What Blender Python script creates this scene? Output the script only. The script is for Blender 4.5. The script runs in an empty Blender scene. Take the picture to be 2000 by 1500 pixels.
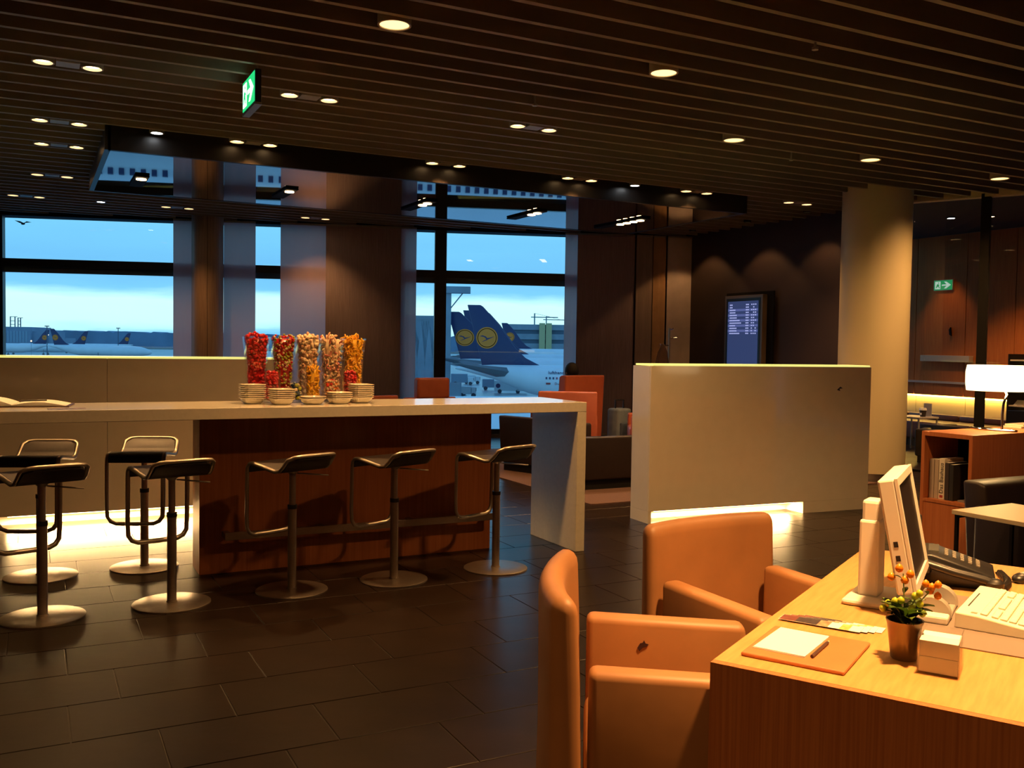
import bpy, bmesh, math, random
from mathutils import Vector, Matrix
R = math.radians
random.seed(7)
scene = bpy.context.scene
COL = scene.collection

# ------------------------------------------------------------------ camera
F, YAW, PITCH, ROLL, EYE = 1830.0, R(27.05), R(2.29), R(0.86), 1.5
cf = Vector((math.sin(YAW)*math.cos(PITCH), math.cos(YAW)*math.cos(PITCH), -math.sin(PITCH)))
r0 = Vector((math.cos(YAW), -math.sin(YAW), 0)); u0 = r0.cross(cf)
cr = r0*math.cos(ROLL) + u0*math.sin(ROLL); cu = cr.cross(cf)
cam_d = bpy.data.cameras.new('camera'); cam = bpy.data.objects.new('camera', cam_d); COL.objects.link(cam)
m = Matrix((cr, cu, -cf)).transposed().to_4x4(); m.translation = (0, 0, EYE); cam.matrix_world = m
cam_d.sensor_width = 36.0; cam_d.lens = F/2000*36.0; cam_d.clip_end = 6000; cam_d.clip_start = 0.05
scene.camera = cam
def at(x, y, d):                     # a point of the real world d metres ahead, seen at photo pixel (x, y)
    return Vector((0, 0, EYE)) + d*(cf + cr*((x-1000)/F) + cu*((750-y)/F))
OUT_R = r0; OUT_N = Vector((math.sin(YAW), math.cos(YAW), 0)); HEAD = math.atan2(r0.y, r0.x)
def proj(p):
    v = Vector(p)-Vector((0, 0, EYE)); d = v.dot(cf)
    return (1000+F*v.dot(cr)/d, 750-F*v.dot(cu)/d, d) if d > .05 else (None, None, d)

# ------------------------------------------------------------------ colour management, sky
vs = scene.view_settings
vs.view_transform = 'Standard'; vs.look = 'None'; vs.gamma = 1; vs.use_curve_mapping = False
vs.exposure = 0.0
cy = scene.cycles; cy.max_bounces = 6; cy.diffuse_bounces = 3; cy.glossy_bounces = 4; cy.transmission_bounces = 4; cy.transparent_max_bounces = 24
cy.use_adaptive_sampling = True; cy.adaptive_threshold = .035; cy.caustics_reflective = False; cy.caustics_refractive = False
WARM = (1.0, 0.50, 0.165)
world = bpy.data.worlds.new('dusk_sky'); scene.world = world; world.use_nodes = True
nt = world.node_tree; nt.nodes.clear()
def N(t, kind, **kw):
    n = t.nodes.new(kind)
    for k, v in kw.items():
        if k in n.inputs: n.inputs[k].default_value = v
        else: setattr(n, k, v)
    return n
wo = N(nt, 'ShaderNodeOutputWorld'); bg = N(nt, 'ShaderNodeBackground', Strength=1.3)
tc = N(nt, 'ShaderNodeTexCoord'); sx = N(nt, 'ShaderNodeSeparateXYZ')
mp = N(nt, 'ShaderNodeMapping'); mp.inputs['Scale'].default_value = (5, 5, 34)
nz = N(nt, 'ShaderNodeTexNoise', Scale=1.0, Detail=5.0)
ma = N(nt, 'ShaderNodeMath', operation='MULTIPLY_ADD'); ma.inputs[1].default_value = 0.046; ma.inputs[2].default_value = -0.023
ad = N(nt, 'ShaderNodeMath', operation='ADD'); ramp = N(nt, 'ShaderNodeValToRGB')
cr_ = ramp.color_ramp; cr_.elements[0].position = 0.0; cr_.elements[0].color = (.10, .30, .62, 1)
cr_.elements[1].position = 1.0; cr_.elements[1].color = (.06, .20, .48, 1)
for p, c in ((.498, (.15, .44, .80)), (.504, (.20, .56, .84)), (.5095, (.58, .98, .98)), (.520, (.62, 1.0, .98)), (.527, (.20, .56, .84)), (.537, (.16, .48, .80)), (.565, (.19, .57, .82)), (.60, (.18, .53, .80)), (.75, (.11, .33, .62))):
    e = cr_.elements.new(p); e.color = (*c, 1)
l = nt.links.new
l(tc.outputs['Generated'], mp.inputs[0]); l(mp.outputs[0], nz.inputs['Vector']); l(tc.outputs['Generated'], sx.inputs[0])
l(nz.outputs[0], ma.inputs[0]); l(sx.outputs['Z'], ad.inputs[0]); l(ma.outputs[0], ad.inputs[1])
mr = N(nt, 'ShaderNodeMapRange'); mr.inputs[1].default_value = -1; mr.inputs[2].default_value = 1
l(ad.outputs[0], mr.inputs[0]); l(mr.outputs[0], ramp.inputs[0]); l(ramp.outputs[0], bg.inputs[0]); l(bg.outputs[0], wo.inputs[0])

# ------------------------------------------------------------------ materials
MATS = {}
def mat(name, col, rough=.5, metal=0, var=0, scale=8, bump=0, coat=0, stretch=None, col2=None, emit=None, es=0, spec=.5):
    if name in MATS: return MATS[name]
    mm = bpy.data.materials.new(name); mm.use_nodes = True; t = mm.node_tree; b = t.nodes['Principled BSDF']
    b.inputs['Base Color'].default_value = (*col, 1); b.inputs['Roughness'].default_value = rough
    b.inputs['Metallic'].default_value = metal; b.inputs['Coat Weight'].default_value = coat
    b.inputs['Coat Roughness'].default_value = .06; b.inputs['Specular IOR Level'].default_value = spec
    tcn = N(t, 'ShaderNodeTexCoord'); mpn = N(t, 'ShaderNodeMapping'); mpn.inputs['Scale'].default_value = stretch or (1, 1, 1)
    no = N(t, 'ShaderNodeTexNoise', Scale=scale, Detail=4.0)
    t.links.new(tcn.outputs['Object'], mpn.inputs[0]); t.links.new(mpn.outputs[0], no.inputs['Vector'])
    if var or col2:
        rp = N(t, 'ShaderNodeValToRGB'); c2 = col2 or tuple(max(0, c*(1-var)) for c in col)
        c1 = col if col2 else tuple(c*(1+var*.5) for c in col)
        rp.color_ramp.elements[0].position = .32; rp.color_ramp.elements[1].position = .68
        rp.color_ramp.elements[0].color = (*c2, 1); rp.color_ramp.elements[1].color = (*c1, 1)
        t.links.new(no.outputs[0], rp.inputs[0]); t.links.new(rp.outputs[0], b.inputs['Base Color'])
    if bump:
        bn = N(t, 'ShaderNodeBump', Strength=bump, Distance=.01)
        t.links.new(no.outputs[0], bn.inputs['Height']); t.links.new(bn.outputs[0], b.inputs['Normal'])
    if es:
        b.inputs['Emission Color'].default_value = (*(emit or col), 1); b.inputs['Emission Strength'].default_value = es
    MATS[name] = mm
    return mm
def glassy(name, tint, refl=.06, rough=.0, trans=1.0):
    if name in MATS: return MATS[name]
    mm = bpy.data.materials.new(name); mm.use_nodes = True; t = mm.node_tree; t.nodes.clear()
    o = N(t, 'ShaderNodeOutputMaterial'); tr = N(t, 'ShaderNodeBsdfTransparent'); tr.inputs[0].default_value = (*tint, 1)
    gl = N(t, 'ShaderNodeBsdfGlossy'); gl.inputs['Roughness'].default_value = rough; gl.inputs[0].default_value = (1, 1, 1, 1)
    lw = N(t, 'ShaderNodeLayerWeight'); pw = N(t, 'ShaderNodeMath', operation='POWER'); pw.inputs[1].default_value = 5.0
    sc = N(t, 'ShaderNodeMath', operation='MULTIPLY_ADD'); sc.inputs[1].default_value = .55; sc.inputs[2].default_value = refl; mx = N(t, 'ShaderNodeMixShader')
    t.links.new(lw.outputs['Facing'], pw.inputs[0]); t.links.new(pw.outputs[0], sc.inputs[0]); t.links.new(sc.outputs[0], mx.inputs[0])
    t.links.new(tr.outputs[0], mx.inputs[1]); t.links.new(gl.outputs[0], mx.inputs[2])
    t.links.new(mx.outputs[0], o.inputs[0]); MATS[name] = mm
    return mm
def sheer(name, col, clear):
    mm = bpy.data.materials.new(name); mm.use_nodes = True; t = mm.node_tree; t.nodes.clear()
    o = N(t, 'ShaderNodeOutputMaterial'); tr = N(t, 'ShaderNodeBsdfTransparent')
    df = N(t, 'ShaderNodeBsdfDiffuse'); df.inputs[0].default_value = (*col, 1); tl = N(t, 'ShaderNodeBsdfTranslucent'); tl.inputs[0].default_value = (*col, 1)
    m1 = N(t, 'ShaderNodeMixShader'); m1.inputs[0].default_value = .6; m2 = N(t, 'ShaderNodeMixShader')
    wv = N(t, 'ShaderNodeTexNoise', Scale=60.0); mr_ = N(t, 'ShaderNodeMapRange'); mr_.inputs[3].default_value = clear*.8; mr_.inputs[4].default_value = clear*1.2
    t.links.new(wv.outputs[0], mr_.inputs[0]); t.links.new(mr_.outputs[0], m2.inputs[0])
    t.links.new(df.outputs[0], m1.inputs[1]); t.links.new(tl.outputs[0], m1.inputs[2])
    t.links.new(m1.outputs[0], m2.inputs[1]); t.links.new(tr.outputs[0], m2.inputs[2]); t.links.new(m2.outputs[0], o.inputs[0])
    MATS[name] = mm
    return mm
def glow(name, col, s): return mat(name, (0.02, 0.02, 0.02), .5, emit=col, es=s)
def wood(name, c1, c2, rough=.35, stretch=(30, 30, 1.2), coat=0): return mat(name, c1, rough, col2=c2, scale=2.2, stretch=stretch, coat=coat)

white_lac = mat('white_lacquer', (.62, .58, .48), .12, coat=.4, var=.03)
white_stone = mat('white_composite', (.74, .70, .60), .14, var=.05, scale=40, coat=.3)
pear = wood('pear_wood', (.52, .18, .065), (.42, .13, .042), .35)
desk_wood = wood('desk_oak', (.60, .32, .11), (.50, .25, .075), .38, (3, 30, 30))
desk_side = wood('desk_oak_side', (.46, .17, .055), (.33, .11, .035), .42, (85, 85, 1.0))
wall_wood = mat('wall_panel_wood', (.60, .19, .04), .6, col2=(.50, .14, .028), scale=2.2, stretch=(30, 30, 1.2), spec=.15)
slat_m = mat('slat_brown', (.25, .20, .155), .55, var=.12, scale=3)
black_m = mat('black_paint', (.006, .005, .005), .7, spec=.2)
dark_ceiling = mat('plenum_black', (.006, .005, .005), .9)
tile_m = mat('slate_tile', (.016, .009, .006), .30, spec=.22, var=.30, scale=5, bump=.10)
grout_m = mat('grout', (.026, .019, .016), .6, var=.2)
steel = mat('brushed_steel', (.44, .39, .34), .38, 1.0, var=.08, scale=30, stretch=(1, 1, 12))
chrome = mat('chrome', (.8, .78, .75), .08, 1.0)
leather_dk = mat('dark_brown_leather', (.018, .010, .009), .48, var=.2, scale=12, bump=.08)
leather_or = mat('orange_leather', (.50, .13, .065), .36, var=.12, scale=6, bump=.06)
leather_br = mat('brown_leather', (.075, .022, .016), .4, var=.15, scale=8, bump=.05)
tan_m = mat('tan_leather', (.34, .155, .060), .52, var=.12, scale=5, bump=.10)
cream_m = mat('cream_plaster', (.66, .57, .36), .42, var=.03, scale=2)
curtain_br = mat('brown_fabric_panel', (.34, .25, .27), .9, var=.15, scale=6, stretch=(14, 14, .6))
clad_m = wood('column_cladding', (.40, .26, .18), (.30, .19, .13), .45)
dark_wall = mat('dark_brown_wall', (.050, .032, .030), .65, var=.1, scale=2)
rug_m = mat('rust_carpet', (.10, .052, .040), .95, var=.12, scale=60, bump=.2)
frame_m = mat('window_frame_black', (.012, .012, .014), .4)
glass_m = glassy('window_glass', (.95, .985, 1.0), .025)
part_glass = glassy('partition_glass', (.97, .97, .97), .02)
vase_glass = glassy('vase_glass', (.97, .98, .98), .05)
edge_glass = mat('self_glowing_glass', (.35, .6, .25), .1, emit=(.85, .78, .22), es=1.0)  # weak emission in the material stands in for light on the glass top
mirror_m = mat('gloss_stretch_ceiling', (.30, .31, .33), .015, 1.0)
white_pl = mat('white_plastic', (.78, .74, .68), .4)
cream_pl = mat('cream_plastic', (.80, .76, .62), .45)
black_pl = mat('black_plastic', (.015, .014, .015), .35)
paper_m = mat('white_paper', (.88, .86, .82), .7)
ceramic = mat('white_ceramic', (.80, .74, .62), .2, coat=.3)
halogen = glow('halogen_lamp', (1.0, .62, .28), 14)
frosted = glow('frosted_lamp', (1.0, .66, .26), 2.2)
ledlamp = glow('led_lamp', (.92, .96, 1.0), 16)
strip_glow = glow('recess_light_strip', (1.0, .66, .28), 20)
grey_plate = mat('grey_plate', (.42, .38, .34), .4)

# ------------------------------------------------------------------ mesh helpers
def box(bm, c, s, bev=0, seg=2, M=None):
    r = bmesh.ops.create_cube(bm, size=1.0); vsx = r['verts']
    bmesh.ops.scale(bm, vec=s, verts=vsx)
    if bev:
        es = list({e for v in vsx for e in v.link_edges})
        rr = bmesh.ops.bevel(bm, geom=es, offset=bev, segments=seg, affect='EDGES', profile=.5)
        vsx = list({v for f in rr['faces'] for v in f.verts} | {v for v in vsx if v.is_valid})
    mt = Matrix.Translation(c) if M is None else M @ Matrix.Translation(c)
    bmesh.ops.transform(bm, matrix=mt, verts=vsx)
    return vsx
def bx(x0, x1, y0, y1, z0, z1, bev=0, bm=None, seg=2):
    bm = bm or bmesh.new()
    box(bm, ((x0+x1)/2, (y0+y1)/2, (z0+z1)/2), (x1-x0, y1-y0, z1-z0), bev, seg)
    return bm
def cyl(bm, p0, p1, r1, r2=None, n=20, caps=True):
    p0, p1 = Vector(p0), Vector(p1); d = p1-p0
    r = bmesh.ops.create_cone(bm, cap_ends=caps, segments=n, radius1=r1, radius2=r1 if r2 is None else r2, depth=d.length)
    q = d.to_track_quat('Z', 'Y').to_matrix().to_4x4()
    bmesh.ops.transform(bm, matrix=Matrix.Translation((p0+p1)/2) @ q, verts=r['verts'])
    return bm
def sph(bm, c, r, n=8, s=(1, 1, 1)):
    q = bmesh.ops.create_uvsphere(bm, u_segments=n, v_segments=max(4, n//2+1), radius=r)['verts']
    bmesh.ops.scale(bm, vec=s, verts=q); bmesh.ops.translate(bm, vec=c, verts=q)
    return q
def tube(bm, pts, r, n=8, closed=False, flat=1.0):
    pts = [Vector(p) for p in pts]; k = len(pts); rings = []
    up = None
    for i, p in enumerate(pts):
        a = pts[i-1] if (i or closed) else p; b = pts[(i+1) % k] if (i < k-1 or closed) else p
        tg = (b-a).normalized()
        if up is None: up = Vector((0, 0, 1)) if abs(tg.z) < .9 else Vector((1, 0, 0))
        s = tg.cross(up)
        if s.length < 1e-5: s = tg.orthogonal()
        s.normalize(); up = s.cross(tg).normalized()
        rings.append([bm.verts.new(p + s*math.cos(t)*r + up*math.sin(t)*r*flat) for t in [2*math.pi*j/n for j in range(n)]])
    for i in range(k if closed else k-1):
        A, B = rings[i], rings[(i+1) % k]
        for j in range(n): bm.faces.new((A[j], A[(j+1) % n], B[(j+1) % n], B[j]))
    if not closed:
        bm.faces.new(rings[0][::-1]); bm.faces.new(rings[-1])
    return bm
def lathe(bm, prof, n=28, sq=0):
    rings = []
    for r, z in prof:
        ring = []
        for j in range(n):
            t = 2*math.pi*(j+.5)/n; c, s = math.cos(t), math.sin(t)
            if sq:
                kx = (abs(c)**sq + abs(s)**sq)**(-1/sq); c *= kx; s *= kx
            ring.append(bm.verts.new((r*c, r*s, z)))
        rings.append(ring)
    for A, B in zip(rings, rings[1:]):
        for j in range(n): bm.faces.new((A[j], A[(j+1) % n], B[(j+1) % n], B[j]))
    if prof[0][0] > 1e-4 and prof[0] != prof[-1]: bm.faces.new(rings[0][::-1])
    if prof[-1][0] > 1e-4 and prof[0] != prof[-1]: bm.faces.new(rings[-1])
    return bm
def prism(bm, poly, axis, t0, t1):
    """poly in 2-D; axis 'y': (x,z) extruded along y; 'z': (x,y) along z; 'x': (y,z) along x"""
    def P(a, b, t): return {'y': (a, t, b), 'z': (a, b, t), 'x': (t, a, b)}[axis]
    A = [bm.verts.new(P(a, b, t0)) for a, b in poly]; B = [bm.verts.new(P(a, b, t1)) for a, b in poly]; n = len(poly)
    fs = [bm.faces.new(A[::-1]), bm.faces.new(B)]
    for i in range(n): fs.append(bm.faces.new((A[i], A[(i+1) % n], B[(i+1) % n], B[i])))
    bmesh.ops.recalc_face_normals(bm, faces=fs)
    return bm
def arc(cx, cy, r, a0, a1, n=6): return [(cx+r*math.cos(R(a0+(a1-a0)*i/n)), cy+r*math.sin(R(a0+(a1-a0)*i/n))) for i in range(n+1)]
def mesh(bm, smooth=None):
    me = bpy.data.meshes.new('m'); bmesh.ops.recalc_face_normals(bm, faces=bm.faces); bm.to_mesh(me); bm.free()
    if smooth:
        for p in me.polygons: p.use_smooth = True
        try: me.set_sharp_from_angle(angle=R(smooth))
        except Exception: pass
    return me
def obj(name, bm, m, parent=None, loc=None, rotz=None, smooth=None):
    me = bm if isinstance(bm, bpy.types.Mesh) else mesh(bm, smooth)
    me.name = name
    if m is not None and not me.materials: me.materials.append(m)
    o = bpy.data.objects.new(name, me); COL.objects.link(o)
    if parent: o.parent = parent
    if loc is not None: o.location = loc
    if rotz is not None: o.rotation_euler.z = rotz
    return o
def tag(o, label=None, cat=None, group=None, kind=None):
    for k, v in (('label', label), ('category', cat), ('group', group), ('kind', kind)):
        if v: o[k] = v
    return o
def thing(name, label, cat, loc=(0, 0, 0), rotz=0, group=None):
    o = bpy.data.objects.new(name, None); COL.objects.link(o); o.location = loc; o.rotation_euler.z = rotz; o.empty_display_size = .1
    return tag(o, label, cat, group)
def struct(name, bm, m, parent=None, **kw):
    o = obj(name, bm, m, parent, **kw)
    if not parent: o['kind'] = 'structure'
    return o
def copy_tree(o, parent=None):
    c = o.copy(); COL.objects.link(c); c.parent = parent
    for ch in list(o.children): copy_tree(ch, c)
    return c
def text_mesh(s, size, depth=.0):
    cv = bpy.data.curves.new('t', 'FONT'); cv.body = s; cv.size = size; cv.extrude = depth
    cv.align_x = 'CENTER'; cv.align_y = 'CENTER'; cv.resolution_u = 2
    o = bpy.data.objects.new('t', cv); COL.objects.link(o)
    me = bpy.data.meshes.new_from_object(o.evaluated_get(bpy.context.evaluated_depsgraph_get()))
    bpy.data.objects.remove(o); bpy.data.curves.remove(cv)
    return me
def spot(name, loc, power, parent=None, col=WARM, angle=90, blend=.6, radius=.05, target=(0, 0, -1)):
    d = bpy.data.lights.new(name, 'SPOT'); d.energy = power; d.color = col; d.spot_size = R(angle); d.spot_blend = blend; d.shadow_soft_size = radius
    o = bpy.data.objects.new(name, d); COL.objects.link(o); o.location = loc
    o.rotation_euler = Vector(target).to_track_quat('-Z', 'Y').to_euler()
    if parent: o.parent = parent
    return o

H = 3.4
# ================================================================== ROOM SHELL
# window wall line: through P0, direction DW
P0 = Vector((-.41, 16.135, 0)); DW = Vector((1, -.3137, 0)).normalized(); NW = Vector((-DW.y, DW.x, 0))   # NW points outside
WROT = math.atan2(DW.y, DW.x)
def wall_y(X): return P0.y + (X-P0.x)*DW.y/DW.x
# --- floor: grout bed + single tiles
SHELL = [(-4.5, -4), (13.3, -4), (13.3, 12.95), (9.9, 12.95), (-4.5, wall_y(-4.5)+.12)]
fl = struct('floor', prism(bmesh.new(), SHELL, 'z', -.12, -.004), grout_m)
TL, TW, G = .605, .395, .005
tile_me = mesh(bx(0, TL-G, 0, TW-G, -.02, 0, .0015, seg=1)); tile_me.materials.append(tile_m)
tiles = []
for j in range(-8, 34):
    y = 3.405+TW*j
    off = {0: 1.03, -1: 1.43, 1: .724, 2: 1.53, 3: 1.34, 4: 1.09, 11: -.11, 9: .092, 8: .251}.get(j, (j*.37) % TL)
    off = off % TL - TL*8
    for i in range(31):
        x = off+TL*i
        if x < -4.4 or x+TL > 13.2: continue
        if y+TW > wall_y(x)-.02: continue
        px, py, d = proj((x+TL/2, y+TW/2, 0))
        vis = px is not None and -150 < px < 2100 and py < 1650
        tiles.append((d if vis else 100+abs(d), x, y))
tiles.sort()
rest = bmesh.new()
for k, (d, x, y) in enumerate(tiles):
    if k < 300:
        t = obj('tile', tile_me, None, fl, (x, y, 0))
    else: bx(x, x+TL-G, y, y+TW-G, -.02, 0, bm=rest)
tag(obj('tile_field', rest, tile_m, fl), kind='stuff')
# --- ceiling: black plenum with single slats
MX0, MX1, MY0, MY1, MZ = .61, 8.05, 9.36, 11.97, 3.235      # glossy drop panel
ce = struct('ceiling', prism(bmesh.new(), SHELL, 'z', 3.72, 3.80), dark_ceiling)
slat_me = mesh(bx(0, 1, -.021, .021, 0, .16)); slat_me.materials.append(slat_m)
def boundary_x(y): return 9.80+(8.27-y)*.4876 if y < 8.27 else 9.86
SL0, SP = 4.929, .2745
k = -22
while SL0+SP*k < 17.4:
    y = SL0+SP*k; k += 1
    xe = min(boundary_x(y), P0.x+(y-P0.y)*DW.x/DW.y-.1)
    segs = [(-4.4, xe)]
    if MY0-.1 < y < MY1+.05: segs = [(-4.4, MX0-.03), (MX1+.03, xe)]
    for a, b in segs:
        if b-a < .1: continue
        s = obj('slat', slat_me, None, ce, (a, y, H)); s.scale = (b-a, 1, 1)
# beyond the glass: plain dark ceiling panel
struct('ceiling_side_room', prism(bmesh.new(), [(9.95, 8.32), (13.3, 1.2), (13.3, 12.0), (9.95, 12.0)], 'z', 3.42, 3.5), mat('dark_ceiling_board', (.012, .009, .008), .9))
struct('trim_1', prism(bmesh.new(), [(9.80, 8.27), (13.6, .46), (13.72, .5), (9.92, 8.33)], 'z', 3.38, 3.72), cream_m)
# --- glossy stretch ceiling dropped under the slats
gp = thing('gloss_ceiling_panel', 'large mirror gloss ceiling panel hung below the brown slats', 'ceiling panel', (0, 0, 0))
obj('mirror_sheet', bx(MX0+.02, MX1-.02, MY0+.02, MY1-.02, MZ, MZ+.01), mirror_m, gp)
obj('fascia', bx(MX0, MX1, MY0-.03, MY0+.02, MZ-.004, H+.10), mat('black_fascia', (.02, .016, .014), .35), gp)
obj('fascia', bx(MX0-.03, MX0+.02, MY0-.03, MY1, MZ-.004, H+.10), MATS['black_fascia'], gp)
obj('fascia', bx(MX1-.02, MX1+.03, MY0-.03, MY1, MZ-.004, H+.10), MATS['black_fascia'], gp)
obj('fascia', bx(MX0, MX1, MY1-.02, MY1+.02, MZ-.004, H+.10), MATS['black_fascia'], gp)
# --- walls behind and beside the camera, out of view
struct('wall_back', bx(-4.5, 13.3, -4.1, -4, 0, 3.8), wall_wood)
struct('wall_left', bx(-4.6, -4.5, -4, 17.5, 0, 3.8), wall_wood)
# --- dark wall with the flight screen
struct('wall_dark', bx(9.87, 10.05, 8.95, 12.95, 0, 3.72), dark_wall)
# --- right wall, wood panelled, with lit niche
wr = struct('wall_right', bx(13.42, 13.5, -4, 13.2, 0, 3.8), mat('wall_backing', (.12, .05, .025), .7))
pan_y = [2.2, 3.7, 5.2, 6.7, 8.2, 9.25, 10.1, 11.05, 12.1, 13.1]
for a, b in zip(pan_y, pan_y[1:]):
    obj('panel', bx(13.30, 13.42, a+.004, b-.004, .80, 3.42, .003, seg=1), wall_wood, wr)
    obj('panel', bx(13.36, 13.42, a+.004, b-.004, .30, .80), mat('niche_back', (.78, .60, .26), .6), wr)
obj('rail', bx(13.27, 13.31, 9.3, 13.1, 1.0, 1.035), mat('pale_rail', (.55, .45, .36), .5), wr)
nl = thing('niche_light', 'warm light strip glowing under the wood panelling behind the bench', 'light', (13.33, 11, .79))
obj('strip', bx(-.02, .02, -1.8, 2.0, -.012, 0), glow('niche_strip', (1.0, .66, .16), 34), nl)
# --- window wall: sill, frames, panes
def wpart(name, s0, s1, z0, z1, m, n0=0, n1=.1, parent=None):
    """box on the window wall: s along the wall, n outwards"""
    o = obj(name, bx(s0, s1, n0, n1, z0, z1), m, parent); 
    if parent is None: o.location = P0; o.rotation_euler.z = WROT
    return o
def wstruct(name, *a, **k):
    o = wpart(name, *a, **k); o['kind'] = 'structure'; return o
wstruct('trim_2', -4.5, 10.9, -.1, .055, mat('sill_stone', (.12, .11, .10), .15), n0=-.06, n1=.2)
wstruct('trim_3', -4.5, 10.9, 3.36, 3.8, black_m, n0=-.05, n1=.3)
wins = [(-4.4, -.1), (-.04, 2.95), (3.05, 4.95), (6.0, 6.55), (6.67, 9.4)]
for i, (a, b) in enumerate(wins):
    w = bpy.data.objects.new('window_%d' % (i+1), None); COL.objects.link(w); w.location = P0; w.rotation_euler.z = WROT; w['kind'] = 'structure'
    wpart('pane', a+.03, b-.03, .12, 2.60, glass_m, .05, .056, w); wpart('pane', a+.03, b-.03, 2.72, 3.38, glass_m, .05, .056, w)
    wpart('frame', a, b, .055, .13, frame_m, 0, .1, w); wpart('frame', a, b, 2.60, 2.72, frame_m, 0, .1, w)
    wpart('frame', a-.06, a+.035, .055, 3.4, frame_m, 0, .12, w); wpart('frame', b-.035, b+.06, .055, 3.4, frame_m, 0, .12, w)
    wpart('blind_box', a+.035, b-.035, 2.515, 2.60, mat('blind_grey', (.10, .14, .18), .6), .06, .1, w)
wstruct('wall_window_pier', 4.95, 6.0, 0, 3.5, mat('pier_plaster', (.16, .10, .08), .85, var=.15, scale=5, stretch=(10, 10, .5)), n0=.0, n1=.2)
wstruct('wall_window_end', 9.4, 10.9, 0, 3.5, MATS['pier_plaster'], n0=.0, n1=.2)
# round clad column at the windows
cw = P0+DW*3.0-NW*.22
col_w = struct('column_clad', lathe(bmesh.new(), [(.235, 0), (.235, 3.45)], 40), clad_m, loc=cw, smooth=30)
for a in (-100, 20, 140):
    obj('joint', bx(.232, .237, -.003, .003, .02, 3.4), black_m, col_w, rotz=R(a))
# fabric screens (sheer and opaque) hanging inside the glass
sheer_m = sheer('sheer_lilac_fabric', (.82, .62, .60), .11)
def screen(s0, s1, m, label, n=-.08, group=None):
    t = thing('fabric_screen', label, 'curtain', P0+DW*s0-NW*(-n), WROT, group)
    L = s1-s0; bm = bmesh.new(); q = max(6, int(L*14)); prev = None
    for i in range(q+1):
        x = L*i/q; y = .006*math.sin(i*2.1)
        v = [bm.verts.new((x, y, .06)), bm.verts.new((x, y, 3.37)), bm.verts.new((x, y+.004, 3.37)), bm.verts.new((x, y+.004, .06))]
        if prev:
            for a in range(4): bm.faces.new((prev[a], prev[(a+1) % 4], v[(a+1) % 4], v[a]))
        else: bm.faces.new(v)
        prev = v
    bm.faces.new(prev[::-1])
    obj('fabric', bm, m, t, smooth=50)
    obj('top_rail', bx(0, L, -.012, .016, 3.36, 3.39), steel, t); obj('bottom_bar', bx(0, L, -.01, .014, .04, .065), steel, t)
    return t
screen(2.47, 2.78, sheer_m, 'narrow sheer lilac screen left of the round clad column')
screen(3.22, 3.70, sheer_m, 'narrow sheer lilac screen right of the round clad column')
screen(4.08, 4.84, sheer_m, 'wide sheer lilac screen behind the candy vases')
screen(4.78, 5.96, curtain_br, 'opaque brown fabric screen between the two bright windows', n=-.12)
screen(5.93, 6.21, sheer_m, 'narrow sheer lilac screen at the left of the tail fin window')
screen(8.66, 8.92, sheer_m, 'narrow sheer lilac screen at the right of the tail fin window')
screen(8.86, 9.84, curtain_br, 'opaque brown fabric screen behind the orange armchairs', n=-.12)
screen(9.86, 10.14, mat('grey_brown_fabric', (.36, .27, .23), .9, var=.1, scale=6, stretch=(14, 14, .6)), 'narrow grey brown fabric screen beside the coat stand', n=-.15)
screen(10.16, 10.38, mat('warm_brown_fabric', (.50, .30, .15), .9, var=.1, scale=6), 'narrow warm brown fabric screen above the coat stand', n=-.13)
screen(10.40, 10.86, mat('lilac_grey_fabric', (.62, .52, .50), .9, var=.08, scale=6), 'lilac grey fabric screen against the dark wall corner', n=-.15)
# --- big round column with plinth
cc = Vector((9.02, 8.10, 0))
big = struct('column_round', lathe(bmesh.new(), [(.40, .07), (.40, 3.6)], 64), cream_m, loc=cc, smooth=30)
obj('plinth', lathe(bmesh.new(), [(.385, 0), (.385, .07)], 64), steel, big, smooth=30)
# --- glass partition of the side room
q0 = Vector((9.86, 8.26, 0)); dq = Vector((.438, -.899, 0)).normalized(); qr = math.atan2(dq.y, dq.x)
wg = bpy.data.objects.new('window_6', None); COL.objects.link(wg); wg.location = q0; wg.rotation_euler.z = qr; wg['kind'] = 'structure'
for a, b in ((0, .165), (.17, .76), (.87, 2.4), (2.41, 4.2)):
    obj('pane', bx(a, b, -.006, .006, .03, 3.38), part_glass, wg)
obj('post', bx(.765, .865, -.05, .05, 0, 3.42), black_m, wg)
obj('frame', bx(0, 4.2, -.02, .02, 0, .03), black_m, wg)

# ================================================================== CEILING LIGHTS
def lamp_disc(r): return mesh(lathe(bmesh.new(), [(r, 0), (r*.96, .012), (r*.5, .03)], 20), 40)
LD = lamp_disc(.052)
ring_me = mesh(lathe(bmesh.new(), [(.062, -.004), (.072, -.004), (.072, .045), (.062, .045), (.062, -.004)], 24), 40)
def twin_light(x, y, label, power=230, aim=None, group='twin halogen downlights in the slatted ceiling'):
    t = thing('twin_downlight', label, 'ceiling light', (x, y, H), 0, group)
    for s in (-.155, .155):
        hgb = obj('lamp_ring', ring_me, grey_plate if not ring_me.materials else None, t, (s, 0, .0))
        obj('bulb', LD, halogen if not LD.materials else None, t, (s, 0, .014))
    obj('center_plate', bx(-.075, .075, -.07, .07, .0, .02, .003), grey_plate, t)
    obj('housing', bx(-.25, .25, -.085, .085, .05, .16), black_m, t)
    spot('halogen_light', (0, 0, -.03), power, t, angle=62 if aim else 104, blend=.8, radius=.06, target=aim or (0, 0, -1))
    return t
Y = lambda k: SL0+SP*(k+.5)
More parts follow.
